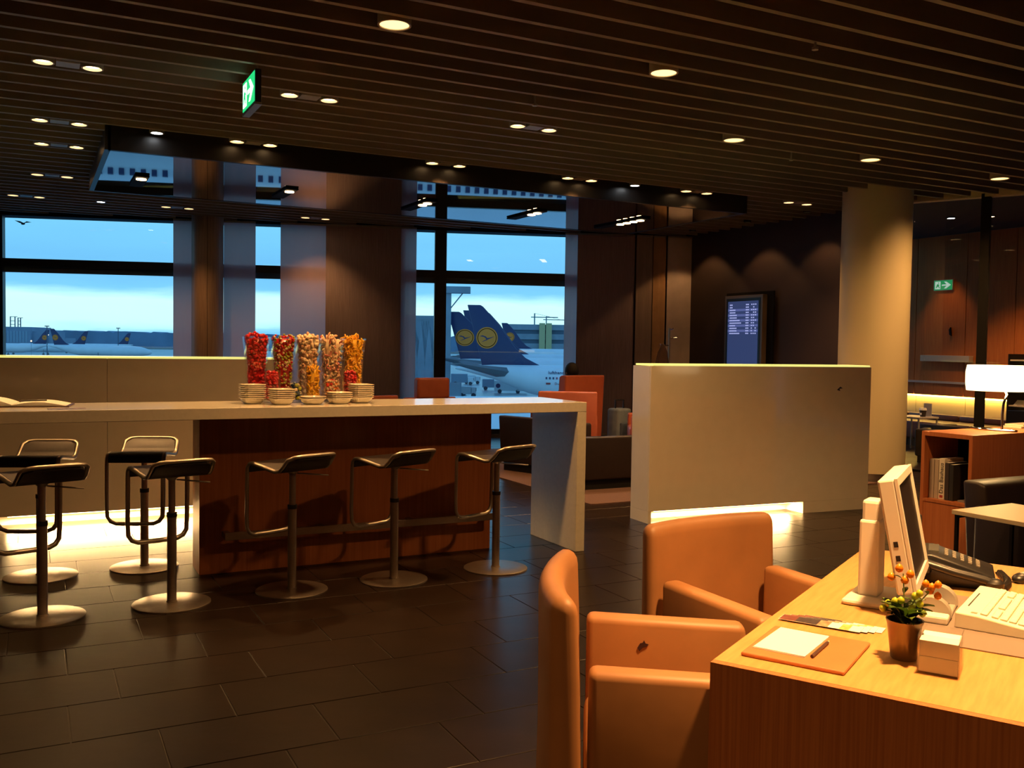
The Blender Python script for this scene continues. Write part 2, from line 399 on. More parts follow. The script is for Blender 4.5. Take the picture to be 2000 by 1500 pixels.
for x, y, lb in [(.22, Y(8), 'twin halogen downlight nearest the top left corner, one lamp flaring'),
                 (1.91, Y(8), 'twin halogen downlight right beside the hanging green exit sign'),
                 (3.88, Y(8), 'twin halogen downlight in the middle of the slatted ceiling above the counter end'),
                 (.21, Y(15), 'second twin halogen downlight down the left row, below the flaring one'),
                 (1.88, Y(15), 'twin halogen downlight just above the left end of the gloss panel'),
                 (3.87, Y(15), 'twin halogen downlight above the middle of the gloss panel edge'),
                 (5.51, Y(15), 'twin halogen downlight left of the white spot at the gloss panel edge'),
                 (7.16, Y(15), 'twin halogen downlight right of the white spot at the gloss panel edge'),
                 (8.79, Y(15), 'faint twin halogen downlight beside the top of the round cream column'),
                 (.23, Y(19), 'third twin halogen downlight down the left row'),
                 (.20, Y(26), 'fourth twin halogen downlight down the left row'),
                 (-.08, Y(33), 'last twin halogen downlight of the left row, right above the window'),
                 (1.83, Y(33), 'twin halogen downlight between the gloss panel and the clad column'),
                 (3.82, Y(33), 'twin halogen downlight above the wide sheer screen')]:
    twin_light(x, y, lb, 60 if y > 12.5 else (150 if x > 3 else ((300 if x < 1 else 270) if y < 8 else 110)), (0, -1.05, -2.27) if (y < 8 and x < 3) else None)
def round_light(x, y, label, power=260, angle=150):
    t = thing('round_downlight', label, 'ceiling light', (x, y, H), 0, 'round frosted downlights near the desk')
    obj('rim', lathe(bmesh.new(), [(.088, -.012), (.10, -.012), (.10, .10), (.088, .10), (.088, -.012)], 32), mat('rim_cream', (.55, .46, .34), .35), t, smooth=40)
    obj('diffuser', lathe(bmesh.new(), [(.088, -.006), (.087, .004), (.05, .01)], 32), frosted, t, smooth=40)
    spot('frosted_light', (0, 0, -.04), power, t, angle=angle, blend=1.0 if angle > 100 else .75, radius=.09)
    return t
for x, y, lb in [(1.91, Y(1), 'round frosted downlight nearest the top edge, left of the desk'),
                 (3.86, Y(1), 'round frosted downlight between the top edge and the two armchairs'),
                 (5.64, Y(6), 'round frosted downlight above the white partition box'),
                 (7.36, Y(6), 'round frosted downlight left of the cream column top'),
                 (9.31, Y(6), 'round frosted downlight cut by the right edge of the photo')]:
    round_light(x, y, lb, 285)
round_light(2.12, Y(-13), 'round frosted downlight right over the desk', 1150, 70)
round_light(4.3, Y(-9), 'added round frosted downlight behind the desk, out of view', 300)  # unseen repeat of the downlights, added for its light
round_light(-.6, Y(-21), 'added round fill light behind the camera, out of view', 220)  # added as soft fill for the near faces, no known fixture
round_light(-1.2, Y(-9), 'added round fill light above the open floor at the left, out of view', 120)  # second added fill lamp, outside the view
def led_light(x, y, label, power=60):
    t = thing('led_spot', label, 'ceiling light', (x, y, H), 0, 'cold white ceiling spots')
    obj('rim', lathe(bmesh.new(), [(.05, -.004), (.065, -.004), (.065, .06), (.05, .06), (.05, -.004)], 24), grey_plate, t, smooth=40)
    obj('lens', lathe(bmesh.new(), [(.05, -.002), (.048, .006), (.02, .01)], 20), ledlamp, t, smooth=40)
    obj('mounting_bar', bx(-.015, .015, -.14, .14, .05, .07), grey_plate, t)
    spot('cold_light', (0, 0, -.03), power, t, col=(.9, .95, 1.0), angle=80, blend=.6)
led_light(1.01, Y(15), 'cold white ceiling spot at the near left corner of the gloss panel')
led_light(.83, Y(33), 'cold white ceiling spot above the left window')
led_light(6.26, Y(15), 'bright cold white ceiling spot at the right part of the gloss panel edge')
def slot_light(x, y, n, label):
    L = .16*n+.5
    t = thing('slot_downlight', label, 'ceiling light', (x, y, MZ), R(90), 'black slot downlights in the gloss panel')
    obj('slot_tray', bx(-.08*n-.06, L-.08*n, -.07, .07, -.022, -.002, .004), black_m, t)
    for i in range(n):
        obj('bulb', LD, None, t, (-.08*n+.08+.16*i, 0, -.034))
    spot('slot_light', (0, 0, -.05), 45, t, angle=95, blend=.8)
slot_light(1.02, 10.69, 1, 'slot downlight in the blue reflection at the left of the gloss panel')
slot_light(2.58, 10.65, 1, 'slot downlight second from the left in the gloss panel')
slot_light(4.24, 10.70, 2, 'slot downlight in the middle of the gloss panel')
slot_light(5.75, 10.70, 2, 'slot downlight above the tail fin window reflection')
slot_light(7.23, 10.70, 4, 'slot downlight with four lamps in a row at the right of the gloss panel')
# side room lights behind the glass
for x, y, lb, mm, col in ((11.6, 9.1, 'cold white ceiling spot behind the glass partition', ledlamp, (.9, .95, 1)), (11.9, 8.7, 'small warm ceiling spot behind the glass partition', halogen, WARM), (11.2, 7.2, 'warm ceiling spot behind the glass near the black post', frosted, WARM)):
    t = thing('side_room_spot', lb, 'ceiling light', (x, y, 3.42))
    obj('rim', lathe(bmesh.new(), [(.05, -.012), (.07, -.012), (.07, 0), (.05, 0), (.05, -.012)], 20), black_m, t)
    obj('lens', lathe(bmesh.new(), [(.05, -.01), (.048, -.002)], 20), mm, t)
    spot('side_light', (0, 0, -.03), (300 if x > 11.5 else 140) if col is WARM else 30, t, col=col, angle=110, blend=.8)
# wall washers in front of the dark wall and the fabric at the corner
for y in (9.7, 10.9, 12.2):
    t = thing('wall_washer', 'small recessed wall washer in the slats before the dark wall, %s' % {9.7: 'nearest the column', 10.9: 'above the flight screen', 12.2: 'at the window corner'}[y], 'ceiling light', (9.45, y, H), 0, 'wall washers at the dark wall')
    obj('rim', lathe(bmesh.new(), [(.04, -.004), (.052, -.004), (.052, .05), (.04, .05), (.04, -.004)], 20), black_m, t)
    obj('bulb', lathe(bmesh.new(), [(.04, .01), (.02, .03)], 16), glow('dim_halogen', (1, .6, .25), 1.5), t)
    spot('washer_light', (0, 0, -.03), 20, t, angle=100, blend=.25)
# sprinklers
for x, y, lb in ((3.45, 6.44, 'tiny sprinkler head in the slats above the white partition box'), (4.3, 4.38, 'tiny sprinkler head near the top edge of the photo'), (6.6, 7.0, 'tiny sprinkler head left of the cream column')):
    t = thing('sprinkler', lb, 'sprinkler', (x, y, H))
    bm = bmesh.new(); cyl(bm, (0, 0, -.03), (0, 0, .2), .008, n=8); obj('pipe', bm, grey_plate, t)
    bm = bmesh.new(); cyl(bm, (0, 0, -.045), (0, 0, -.03), .02, n=12); obj('deflector', bm, grey_plate, t)
    obj('mounting_bar', bx(-.01, .01, -.15, .15, .17, .185), grey_plate, t)
# ------------------------------------------------------------------ exit signs
green = glow('exit_green', (.02, .75, .22), 1.0); whitelit = glow('exit_white', (.85, 1.0, .92), 2.2)
def exit_faces(t, L, Hh, m_green, m_white, xf):
    """pictograms on the plane x = xf (seen from -x); u runs towards -y"""
    obj('sign_face', bx(xf, xf+.003, -L/2, L/2, -Hh/2, Hh/2), m_green, t)
    f = xf-.002
    def pl(name, poly): obj(name, prism(bmesh.new(), [(-a*L, b*Hh) for a, b in poly], 'x', f-.001, f+.001), m_white, t)
    pl('door_symbol', [(-.44, -.4), (-.14, -.4), (-.14, .4), (-.44, .4)])
    pl('arrow', [(-.06, -.07), (.2, -.07), (.06, -.36), (.18, -.36), (.44, 0), (.18, .36), (.06, .36), (.2, .07), (-.06, .07)])
    rb = bmesh.new()
    for poly in ([(-.33, .1), (-.25, .14), (-.22, -.06), (-.17, -.3), (-.20, -.32), (-.27, -.1), (-.36, -.3), (-.39, -.28)], [(-.27, .2), (-.22, .2), (-.22, .3), (-.27, .3)], [(-.25, .1), (-.17, .02), (-.18, -.02), (-.27, .04)]):
        prism(rb, [(-a*L, b*Hh) for a, b in poly], 'x', f-.003, f-.0012)
    obj('running_figure', rb, m_green, t)
es = thing('hanging_exit_sign', 'illuminated green exit sign with arrow hanging from the slatted ceiling', 'exit sign', (1.37, 6.80, 3.262))
obj('sign_housing', bx(-.012, .03, -.21, .21, -.115, .115, .004), black_pl, es)
exit_faces(es, .40, .205, green, whitelit, -.016)
for y in (-.16, .16): obj('hanger', cyl(bmesh.new(), (.01, y, .11), (.01, y, .28), .008, n=8), grey_plate, es)
obj('bottom_rail', bx(-.016, .034, -.215, .215, -.128, -.112), steel, es)
ew = thing('wall_exit_sign', 'small green exit sign with white arrow on the wood panelled wall', 'exit sign', (13.285, 10.52, 2.61))
obj('sign_housing', bx(-.01, .015, -.18, .18, -.085, .085), white_pl, ew)
exit_faces(ew, .34, .155, glow('exit_green_dim', (.02, .42, .12), .55), glow('exit_white_dim', (.7, .9, .75), .6), -.014)

hs_ = thing('hanging_sign', 'lit white hanging sign cut by the right photo edge', 'sign', (10.62, 7.02, 2.95), R(63))
obj('sign_box', bx(-.2, .2, -.02, .02, -.12, .12, .004), black_pl, hs_); obj('lit_face', bx(-.185, .185, -.024, -.02, -.105, .105), glow('sign_white', (.8, .85, .9), .8), hs_)
for x in (-.15, .15): obj('hanger', cyl(bmesh.new(), (x, 0, .11), (x, 0, .48), .006, n=8), grey_plate, hs_)

# ================================================================== PARTITION BOXES
def partition(name, label, loc, rotz, L, rec0, rec1, joints):
    """white lacquered box, face at y=0, thickness .30, height 1.36, lit recess at the foot"""
    t = thing(name, label, 'partition', loc, rotz)
    T, HT, RH = .30, 1.355, .105
    obj('body', bx(0, L, .02, T, RH, HT-.003, .002), white_lac, t)
    xs = [0]+joints+[L]
    for a, b in zip(xs, xs[1:]): obj('glass_panel', bx(a+.0012, b-.0012, 0, .02, RH, HT, .002, seg=1), white_lac, t)
    if rec0 > .02: obj('foot', bx(0, rec0, 0, T, 0, RH), white_lac, t)
    if rec1 < L-.02: obj('foot', bx(rec1, L, 0, T, 0, RH), white_lac, t)
    obj('recess_back', bx(rec0, rec1, T-.06, T, 0, RH), mat('recess_white', (.85, .80, .68), .6), t)
    obj('light_strip', bx(rec0+.06, rec1-.06, .05, .09, RH-.012, RH-.001), strip_glow, t)
    ad_ = bpy.data.lights.new('recess_light', 'AREA'); ad_.shape = 'RECTANGLE'; ad_.size = rec1-rec0-.12; ad_.size_y = .10; ad_.energy = 75*(rec1-rec0); ad_.color = (1, .60, .24)
    ao = bpy.data.objects.new('recess_light', ad_); COL.objects.link(ao); ao.parent = t; ao.location = ((rec0+rec1)/2, .11, RH-.014); ao.rotation_euler.x = R(-18)
    obj('glass_top', bx(.02, L-.02, .0, T-.01, HT, HT+.016, .002), edge_glass, t)
    return t
pr = partition('lit_partition', 'freestanding white glass clad partition with glowing foot recess, beside the cream column', (4.673, 6.555, 0), math.atan2(6.387-6.555, 7.101-4.673), 2.434, .03, 1.66, [])
obj('dark_blotch', prism(bmesh.new(), [(2.02, 1.14), (2.06, 1.17), (2.09, 1.155), (2.05, 1.15), (2.06, 1.13)], 'y', -.0015, 0), black_pl, pr)  # small dark flat piece on the panel face
pl_ = partition('lit_partition', 'long white partition with bright glowing foot, behind the left end of the counter', (-3.2, 8.29, 0), 0, 5.15, 2.95, 5.1, [1.3, 2.5, 3.73])

# ================================================================== BAR COUNTER
bc = thing('bar_counter', 'long white waterfall bar counter on a red brown wooden base', 'counter', (0, 0, 0))
obj('worktop', bx(-3.2, 3.61, 5.86, 6.56, 1.03, 1.10, .003), white_stone, bc)
obj('end_panel', bx(3.535, 3.61, 5.86, 6.56, 0, 1.0305, .003), white_stone, bc)
obj('wooden_base', bx(.94, 3.01, 6.22, 6.50, 0, 1.03, .002), pear, bc)
obj('foot_rail', bx(1.08, 3.0, 6.10, 6.115, .235, .285, .002), steel, bc)
for x in (1.10, 1.72, 2.36, 2.96): obj('rail_bracket', bx(x-.02, x+.02, 6.114, 6.222, .245, .275), steel, bc)

# ------------------------------------------------------------------ stools
def stool_root(label, loc, rot):
    t = thing('bar_stool', label, 'bar stool', loc, rot, 'low back bar stools at the counter')
    obj('base', lathe(bmesh.new(), [(.215, 0), (.215, .007), (.205, .011), (.03, .012), (.03, .02)], 48), steel, t, smooth=35)
    obj('column', lathe(bmesh.new(), [(.026, .01), (.026, .52)], 24), steel, t, smooth=35)
    obj('gas_lift', lathe(bmesh.new(), [(.019, .515), (.019, .71), (.045, .735)], 20), steel, t, smooth=35)
    obj('collar', lathe(bmesh.new(), [(.029, .50), (.029, .525)], 20), black_pl, t, smooth=35)
    bm = bmesh.new(); tube(bm, [(.02, -.02, .715), (.12, -.10, .705), (.17, -.13, .70)], .005, 6); obj('lever', bm, steel, t)
    w = .17
    # side profile in (y, z), front of the seat is +y
    prof = [(-.215, .835), (-.205, .838), (-.165, .815), (-.135, .775), (-.105, .752), (-.06, .745), (.06, .764), (.15, .776), (.185, .772), (.205, .752), (.21, .72)]
    # frame: one closed band of flat steel: backrest top - sides - foot loop
    pts = []
    pts += [(x, -.212, .842) for x in (-.10, 0, .10)]
    pts += [(.145, -.205, .838), (w, -.175, .822)]
    pts += [(w+.004, y, z) for y, z in prof[3:]]
    pts += [(w+.004, .214, .45), (w, .214, .375), (w-.02, .214, .345), (w-.055, .214, .33)]
    pts += [(0, .214, .328)]
    pts += [(-a, b, c) for a, b, c in pts[::-1] if a > .0][:-1] if False else [(-a, b, c) for a, b, c in reversed(pts[3:-1])]
    obj('frame', tube(bmesh.new(), pts, .0145, 8, closed=True, flat=.75), steel, t, smooth=60)
    # leather shell
    bm = bmesh.new(); prev = None
    cols = [-w+.006, -w*.5, 0, w*.5, w-.006]
    sp = prof[2:]; sp = [(-.205, .832)]+sp
    rings = []
    for i, (y, z) in enumerate(sp):
        nar = {0: .72, 1: .93}.get(i, 1); a = sp[max(0, i-1)]; b = sp[min(len(sp)-1, i+1)]
        n = Vector((0, -(b[1]-a[1]), b[0]-a[0])).normalized()
        ring = [bm.verts.new(Vector((x*nar, y, z))+n*.010) for x in cols]+[bm.verts.new(Vector((x*nar, y, z))-n*.012) for x in cols[::-1]]
        rings.append(ring)
    for A, B in zip(rings, rings[1:]):
        for j in range(10): bm.faces.new((A[j], A[(j+1) % 10], B[(j+1) % 10], B[j]))
    bm.faces.new(rings[0]); bm.faces.new(rings[-1][::-1])
    obj('seat_shell', bm, leather_dk, t, smooth=50)
    return t
st0 = stool_root('front bar stool at the far left, half cut by the photo edge', (.035, 5.60, 0), R(20))
for lb, x, y, a in (('front bar stool second from the left, before the glowing recess', .697, 5.61, 14),
                    ('front bar stool before the left part of the wooden counter base', 1.389, 5.62, 24),
                    ('front bar stool before the middle of the wooden counter base', 2.042, 5.62, 22),
                    ('front bar stool nearest the white end panel of the counter', 2.775, 5.64, 20),
                    ('bar stool behind the counter at the far left, facing the camera', .033, 6.47+.12, 160),
                    ('bar stool behind the counter next to the wooden base, facing the camera', .648, 6.48+.12, 159)):
    s = copy_tree(st0); s.location = (x, y, 0); s.rotation_euler.z = R(a); s['label'] = lb

# ------------------------------------------------------------------ things on the counter
CT = 1.10
def vase(name, label, x, y, h, wtop, wwaist, wbase, group):
    bm = bmesh.new(); p = []
    for i in range(9):
        f = i/8; r = wbase*(1-f)**2 + 2*f*(1-f)*wwaist + wtop*f*f; p.append((r/2, h*f))
    outer = [(r, z+0.0) for r, z in p]; inner = [(r-.004, max(z, .018)) for r, z in p[::-1]]
    lathe(bm, [(.001, 0)]+outer+inner+[(.001, .018)], 24, sq=7)
    o = obj(name, bm, vase_glass, smooth=40); o.location = (x, y, CT); o.rotation_euler.z = R(-2)
    tag(o, label, 'vase', group)
    return [(r-.008, z) for r, z in p]
_sp = bmesh.new(); bmesh.ops.create_uvsphere(_sp, u_segments=6, v_segments=4, radius=1.0); _sp.verts.index_update()
SPV = [v.co.copy() for v in _sp.verts]; SPF = [[v.index for v in f.verts] for f in _sp.faces]; _sp.free()
def candy(label, x, y, prof, h, n, size, cols, shape=(1, 1, 1), heap=.03, group='candy filling the vases'):
    rnd = random.Random(label); V = []; Fc = []; MI = []
    def rad(z):
        for (r1, z1), (r2, z2) in zip(prof, prof[1:]):
            if z <= z2: return r1+(r2-r1)*(z-z1)/(z2-z1)
        return prof[-1][0]
    cb = bmesh.new(); lathe(cb, [(max(.01, rad(z)-size*1.5), z) for z in [.02+(h-.03)*i/6 for i in range(7)]], 16, sq=5); cb.verts.index_update()
    V += [v.co.copy() for v in cb.verts]; Fc += [[v.index for v in f.verts] for f in cb.faces]; MI += [0]*len(Fc); cb.free()
    for i in range(n):
        z = .02+size*.7+rnd.random()*(h-.02)
        rr = rad(z)-size*1.0
        t = rnd.random()*2*math.pi; q = 1
        if z > h-size: q = math.sqrt(rnd.random()); z = h+heap*(1-q*q)*rnd.random()
        c, s = math.cos(t), math.sin(t); kx = (abs(c)**6+abs(s)**6)**(-1/6)
        M = Matrix.Translation((c*kx*rr*q, s*kx*rr*q, z)) @ Matrix.Rotation(rnd.random()*6, 4, 'Z') @ Matrix.Rotation(rnd.random()*6, 4, 'X') @ Matrix.Diagonal((size*shape[0], size*shape[1], size*shape[2], 1))
        k0 = len(V); V += [M @ v for v in SPV]; Fc += [[k0+j for j in f] for f in SPF]; MI += [rnd.randrange(len(cols))]*len(SPF)
    me = bpy.data.meshes.new('candy_fill'); me.from_pydata(V, [], Fc); me.polygons.foreach_set('material_index', MI); me.polygons.foreach_set('use_smooth', [True]*len(Fc)); me.update()
    for cn, cc_ in cols: me.materials.append(mat('candy_'+cn, cc_, .35, coat=.2))
    o = bpy.data.objects.new('candy_fill', me); COL.objects.link(o); o.location = (x, y, CT); o.rotation_euler.z = R(-2)
    tag(o, label, 'candy', group, 'stuff')
RED, DRED = ('red', (.62, .008, .012)), ('dark_red', (.42, .006, .012)); YEL, YEL2 = ('yellow', (.85, .47, .012)), ('deep_yellow', (.78, .36, .01))
GRN, CRM, PNK, ORG, BLU = ('green', (.42, .45, .04)), ('cream', (.80, .62, .42)), ('pink', (.70, .22, .17)), ('orange', (.75, .20, .02)), ('blue', (.01, .04, .11)); PCH = ('peach', (.78, .46, .30))
tall = [(1.345, 6.46, 'red berry', 'red', [RED, RED, DRED], 420, .0125, (1, 1, 1)), (1.525, 6.45, 'red and green', 'redgreen', [RED, GRN, GRN, CRM, DRED], 620, .0085, (1, 1, 1)),
        (1.695, 6.45, 'cream marshmallow', 'cream', [CRM, CRM, PCH], 380, .012, (1, 1, 1.5)), (1.86, 6.45, 'pink and cream', 'pink', [CRM, PNK, CRM, PCH], 380, .011, (.7, .7, 2)),
        (2.02, 6.47, 'yellow', 'yellow', [YEL, YEL2], 460, .0105, (.8, .8, 1.8))]
for x, y, w, k_, cols, n, sz, shp in tall:
    pf = vase('candy_vase', 'tall flared glass vase filled with %s candy' % w, x, y, .44, .172, .110, .140, 'tall glass candy vases')
    candy('%s candy filling the tall vase to the brim' % w, x, y, pf, .44, n, sz, cols, shp)
short = [(1.415, 6.29, 'dark red', [RED, DRED], .22, 150, .011, (1, 1, 1), .20), (1.57, 6.29, 'blue and yellow ball', [BLU, YEL, CRM, BLU, GRN], .22, 46, .014, (1, 1, 1), .115),
         (1.685, 6.27, 'bright yellow', [YEL, YEL, YEL2], .24, 150, .009, (.8, .8, 2), .235), (1.82, 6.29, 'orange and cream ball', [ORG, CRM, RED, CRM], .22, 150, .0095, (1, 1, 1), .14),
         (1.955, 6.30, 'bright red', [RED, RED, DRED], .22, 150, .011, (1, 1, 1), .20)]
for x, y, w, cols, h, n, sz, shp, fh in short:
    pf = vase('candy_glass', 'short square glass of %s candy in the front row' % w, x, y, h, .105, .10, .098, 'short glass candy vases')
    candy('%s candy in the short glass' % w, x, y, pf, fh, n, sz, cols, shp, heap=.015)
bowl_me = mesh(lathe(bmesh.new(), [(.03, 0), (.046, .002), (.060, .016), (.066, .034), (.075, .036), (.075, .041), (.070, .041), (.058, .020), (.042, .007), (.001, .006)], 24, sq=6), 35)
bowl_me.materials.append(ceramic)
ORD = ['bottom', 'second', 'third', 'fourth', 'fifth', 'sixth', 'seventh']
for x, y, n, where in ((1.275, 6.24, 8, 'leftmost tall stack'), (1.435, 6.11, 6, 'stack before the dark red glass'), (1.635, 6.09, 2, 'low middle stack'),
                       (1.82, 6.11, 4, 'stack before the orange candy glass'), (1.99, 6.17, 8, 'rightmost tall stack')):
    for i in range(n):
        b = obj('candy_bowl', bowl_me, None, None, (x, y, CT+.0125*i), R(8))
        tag(b, 'white square bowl, %s of the %s' % ('topmost' if i == n-1 else ORD[i]+' from below', where), 'bowl', 'stacked white bowls on the counter')
# open book, its pen and a leaflet
ob = thing('open_book', 'open guest book with blank white pages at the left end of the counter', 'book', (-.10, 6.36, CT), R(-8))
obj('cover', bx(-.31, .31, -.15, .15, 0, .005), leather_br, ob)
for s in (-1, 1):
    bm = bmesh.new(); pr_ = [(0, .006)]+[(s*.29*i/8, .006+.026*math.sin(math.pi*min(1, (i+.6)/8.6))*(.9 if s > 0 else 1.6)) for i in range(0, 9)]+[(s*.29, .005)]
    prism(bm, pr_, 'y', -.14, .14); obj('page_block', bm, paper_m, ob)
pn = obj('pen', cyl(bmesh.new(), (-.07, 0, 0), (.07, 0, 0), .004, n=8), black_pl); pn.location = (.0, 6.28, CT+.035); pn.rotation_euler.z = R(14)
tag(pn, 'dark pen lying on the open guest book', 'pen')
tag(obj('leaflet', bx(-.10, .10, -.03, .03, 0, .002), mat('leaflet_print', (.30, .2, .22), .4, var=.8, scale=30), None, (.17, 6.02, CT), R(10)), 'small printed leaflet beside the open guest book', 'leaflet')

# ================================================================== TAN ARMCHAIRS AT THE DESK
def soft(bm, x0, x1, y0, y1, z0, z1, b=.03, seg=4): return bx(x0, x1, y0, y1, z0, z1, b, bm, seg)
def tan_chair(label, loc, rot):
    """faces +x; 0.62 wide, 0.64 deep"""
    t = thing('tan_armchair', label, 'armchair', loc, rot, 'tan leather armchairs at the desk')
    # back: curved, rounded slab lofted across the width
    bm = bmesh.new(); rings = []
    ys = [(-.31, .034), (-.306, .018), (-.296, .006), (-.28, 0)]+[(-.28+.56*i/8, 0) for i in range(1, 8)]+[(.28, 0), (.296, .006), (.306, .018), (.31, .034)]
    def tl_(z): return -.018*max(0, (z-.35)/.5)**1.3
    for y, ins in ys:
        bend = -.045*(1-(y/.31)**2); pts = []
        for z in (.06, .25, .45, .62, .74, .825): pts.append((-.21+tl_(z)-ins, z))
        zc = .825
        for a in (25, 50, 75): pts.append((-.21+tl_(zc)-.0375+(.0375-ins)*math.cos(R(a)), zc+(.045-ins)*math.sin(R(a))))
        for a in (105, 130, 155): pts.append((-.21+tl_(zc)-.0375+(.0375-ins)*math.cos(R(a)), zc+(.045-ins)*math.sin(R(a))))
        for z in (.825, .74, .62, .45, .25, .06): pts.append((-.21+tl_(z)-.075-.03*(.8-z)+ins, z))
        rings.append([bm.verts.new((x+bend, y, z)) for x, z in pts])
    m_ = len(rings[0])
    for A, B in zip(rings, rings[1:]):
        for j in range(m_): bm.faces.new((A[j], A[(j+1) % m_], B[(j+1) % m_], B[j]))
    bm.faces.new(rings[0][::-1]); bm.faces.new(rings[-1])
    bk = obj('backrest', bm, tan_m, t, smooth=45)
    for s in (-1, 1):
        bm = bmesh.new(); y0, y1 = (.21, .288) if s > 0 else (-.288, -.21)
        prism(bm, [(-.205, .08), (.305, .08), (.30, .45), (.275, .665), (-.205, .68)], 'y', y0, y1)
        sh = [e for e in bm.edges]
        bmesh.ops.bevel(bm, geom=sh, offset=.022, segments=3, affect='EDGES', profile=.5)
        obj('armrest', bm, tan_m, t, smooth=45)
    obj('seat', soft(bmesh.new(), -.21, .285, -.209, .209, .20, .455, .04), tan_m, t, smooth=45)
    for x in (-.24, .25):
        for y in (-.25, .25): obj('leg', bx(x-.02, x+.02, y-.02, y+.02, 0, .09), black_m, t)
    return t
c1 = tan_chair('nearer tan leather armchair with a dark stain on its far armrest, before the desk corner', (1.570, 2.130, 0), R(-31))
obj('blotch', prism(bmesh.new(), [(-.050, .588), (-.042, .602), (-.034, .604), (-.030, .612), (-.025, .602), (-.016, .600), (-.024, .592), (-.034, .588), (-.044, .578)], 'y', .2078, .2095), mat('blotch_dark', (.03, .006, .01), .6), c1)  # small dark flat piece on the inner face of the arm
c2 = tan_chair('farther tan leather armchair at the desk, before the glowing partition', (2.275, 2.50, 0), R(-86))

# ================================================================== DESK
DK = Vector((1.466, 1.784, 0)); DR = math.atan2(.498, .867)
def dk(u, v, z=0):
    return DK + Vector((.867, .498, 0)).normalized()*u + Vector((.498, -.867, 0)).normalized()*v + Vector((0, 0, z))
DZ = .74
# local desk frame: x = u (away), y = -v  -> rotation DR
dsk = thing('service_desk', 'oak service desk with computer in the bottom right corner', 'desk', DK, DR)
obj('desk_top', bx(.020, 1.615, -.98, 0, DZ-.035, DZ), desk_wood, dsk)
obj('front_panel', bx(-.002, .020, -.98, 0, 0, DZ-.0005), desk_side, dsk)
obj('far_panel', bx(1.58, 1.613, -.98, -.002, 0, DZ-.034), desk_side, dsk)
obj('modesty_panel', bx(.035, 1.58, -.62, -.60, .25, DZ-.034), desk_side, dsk)
def on_desk(name, label, cat, u, v, rot=0, group=None): return thing(name, label, cat, dk(u, v, DZ), DR+rot, group)
# monitor
mo = on_desk('computer_monitor', 'white flat computer monitor with dark screen on the desk', 'monitor', .845, .22)
obj('base', bx(-.12, .12, -.09, .09, 0, .018, .008), white_pl, mo)
bm = bmesh.new(); prism(bm, [(-.035, .015), (.035, .015), (.03, .37), (-.03, .37)], 'x', 0, 1); bm.free()
obj('stand_lower', bx(-.045, .045, .0, .06, .016, .25, .008), white_pl, mo)
obj('stand_upper', bx(-.038, .038, .005, .055, .24, .31, .01), white_pl, mo)
# panel frame: faces -y (operator side), tilted back
pm = bpy.data.objects.new('panel', None)
def panel_part(name, x0, x1, z0, z1, y0, y1, m, parent, bev=.0):
    bm = bx(x0, x1, y0, y1, z0, z1, bev); bmesh.ops.transform(bm, matrix=Matrix.Translation((.02, -.065, .235)) @ Matrix.Rotation(R(5), 4, 'Z') @ Matrix.Rotation(R(-11), 4, 'X'), verts=bm.verts)
    return obj(name, bm, m, parent)
W_, H_ = .205, .165
pnl = panel_part('casing', -W_, W_, -H_, H_, -.012, .035, white_pl, mo, .006)
for a in ((-W_, W_, H_-.022, H_), (-W_, W_, -H_, -H_+.024), (-W_, -W_+.022, -H_+.024, H_-.022), (W_-.022, W_, -H_+.024, H_-.022)):
    panel_part('bezel', *a, -.020, -.011, white_pl, pnl)
panel_part('screen', -W_+.02, W_-.02, -H_+.022, H_-.02, -.0135, -.011, mat('dark_screen', (.010, .006, .006), .45, spec=.25), pnl)
panel_part('speaker_bar', -.10, .10, -H_-.016, -H_, -.012, .02, white_pl, pnl)
for z in (-.06, -.02): panel_part('usb_port', -W_-.001, -W_+.002, z-.008, z+.008, .008, .02, black_pl, pnl)
# keyboard on a grey pad
pad = on_desk('desk_mat', 'grey brown desk mat under the keyboard', 'desk mat', .48, .33)
obj('sheet', bx(0, .56, -.62, 0, 0, .004, .001), mat('mat_grey', (.22, .17, .14), .5), pad)
kb = thing('keyboard', 'large cream keyboard at the right edge of the desk', 'keyboard', dk(.655, .452, DZ+.004), DR+R(-3))
bm = bmesh.new(); prism(bm, [(0, 0), (0, .044), (-.055, .042), (-.25, .018), (-.25, 0)], 'x', 0, .37); bmesh.ops.bevel(bm, geom=list(bm.edges), offset=.004, segments=2, affect='EDGES', profile=.5); obj('case', bm, cream_pl, kb)
obj('card_slot', bx(.09, .26, -.020, -.0165, .03, .0445), black_pl, kb)
key_me = mesh(bx(-.0095, .0095, -.0088, .0088, 0, .008, .002, seg=1)); key_me.materials.append(mat('key_cream', (.78, .75, .58), .5))
tilt = math.atan2(.024, .195)
for r in range(7):
    for c in range(15):
        if r in (1, 5) and c in (4, 11): continue
        yy = .068+r*.0215+(.006 if r > 0 else 0); x = .030+c*.0222
        kk = obj('key', key_me, None, kb, (x, -yy, .0405-(yy-.055)*math.tan(tilt))); kk.rotation_euler.x = tilt
obj('space_bar', bx(.10, .22, -.238, -.222, .0185, .028, .002), MATS['key_cream'], kb)
obj('badge', bx(.018, .034, -.052, -.036, .0415, .0432), mat('badge_grey', (.35, .25, .18), .4), kb)
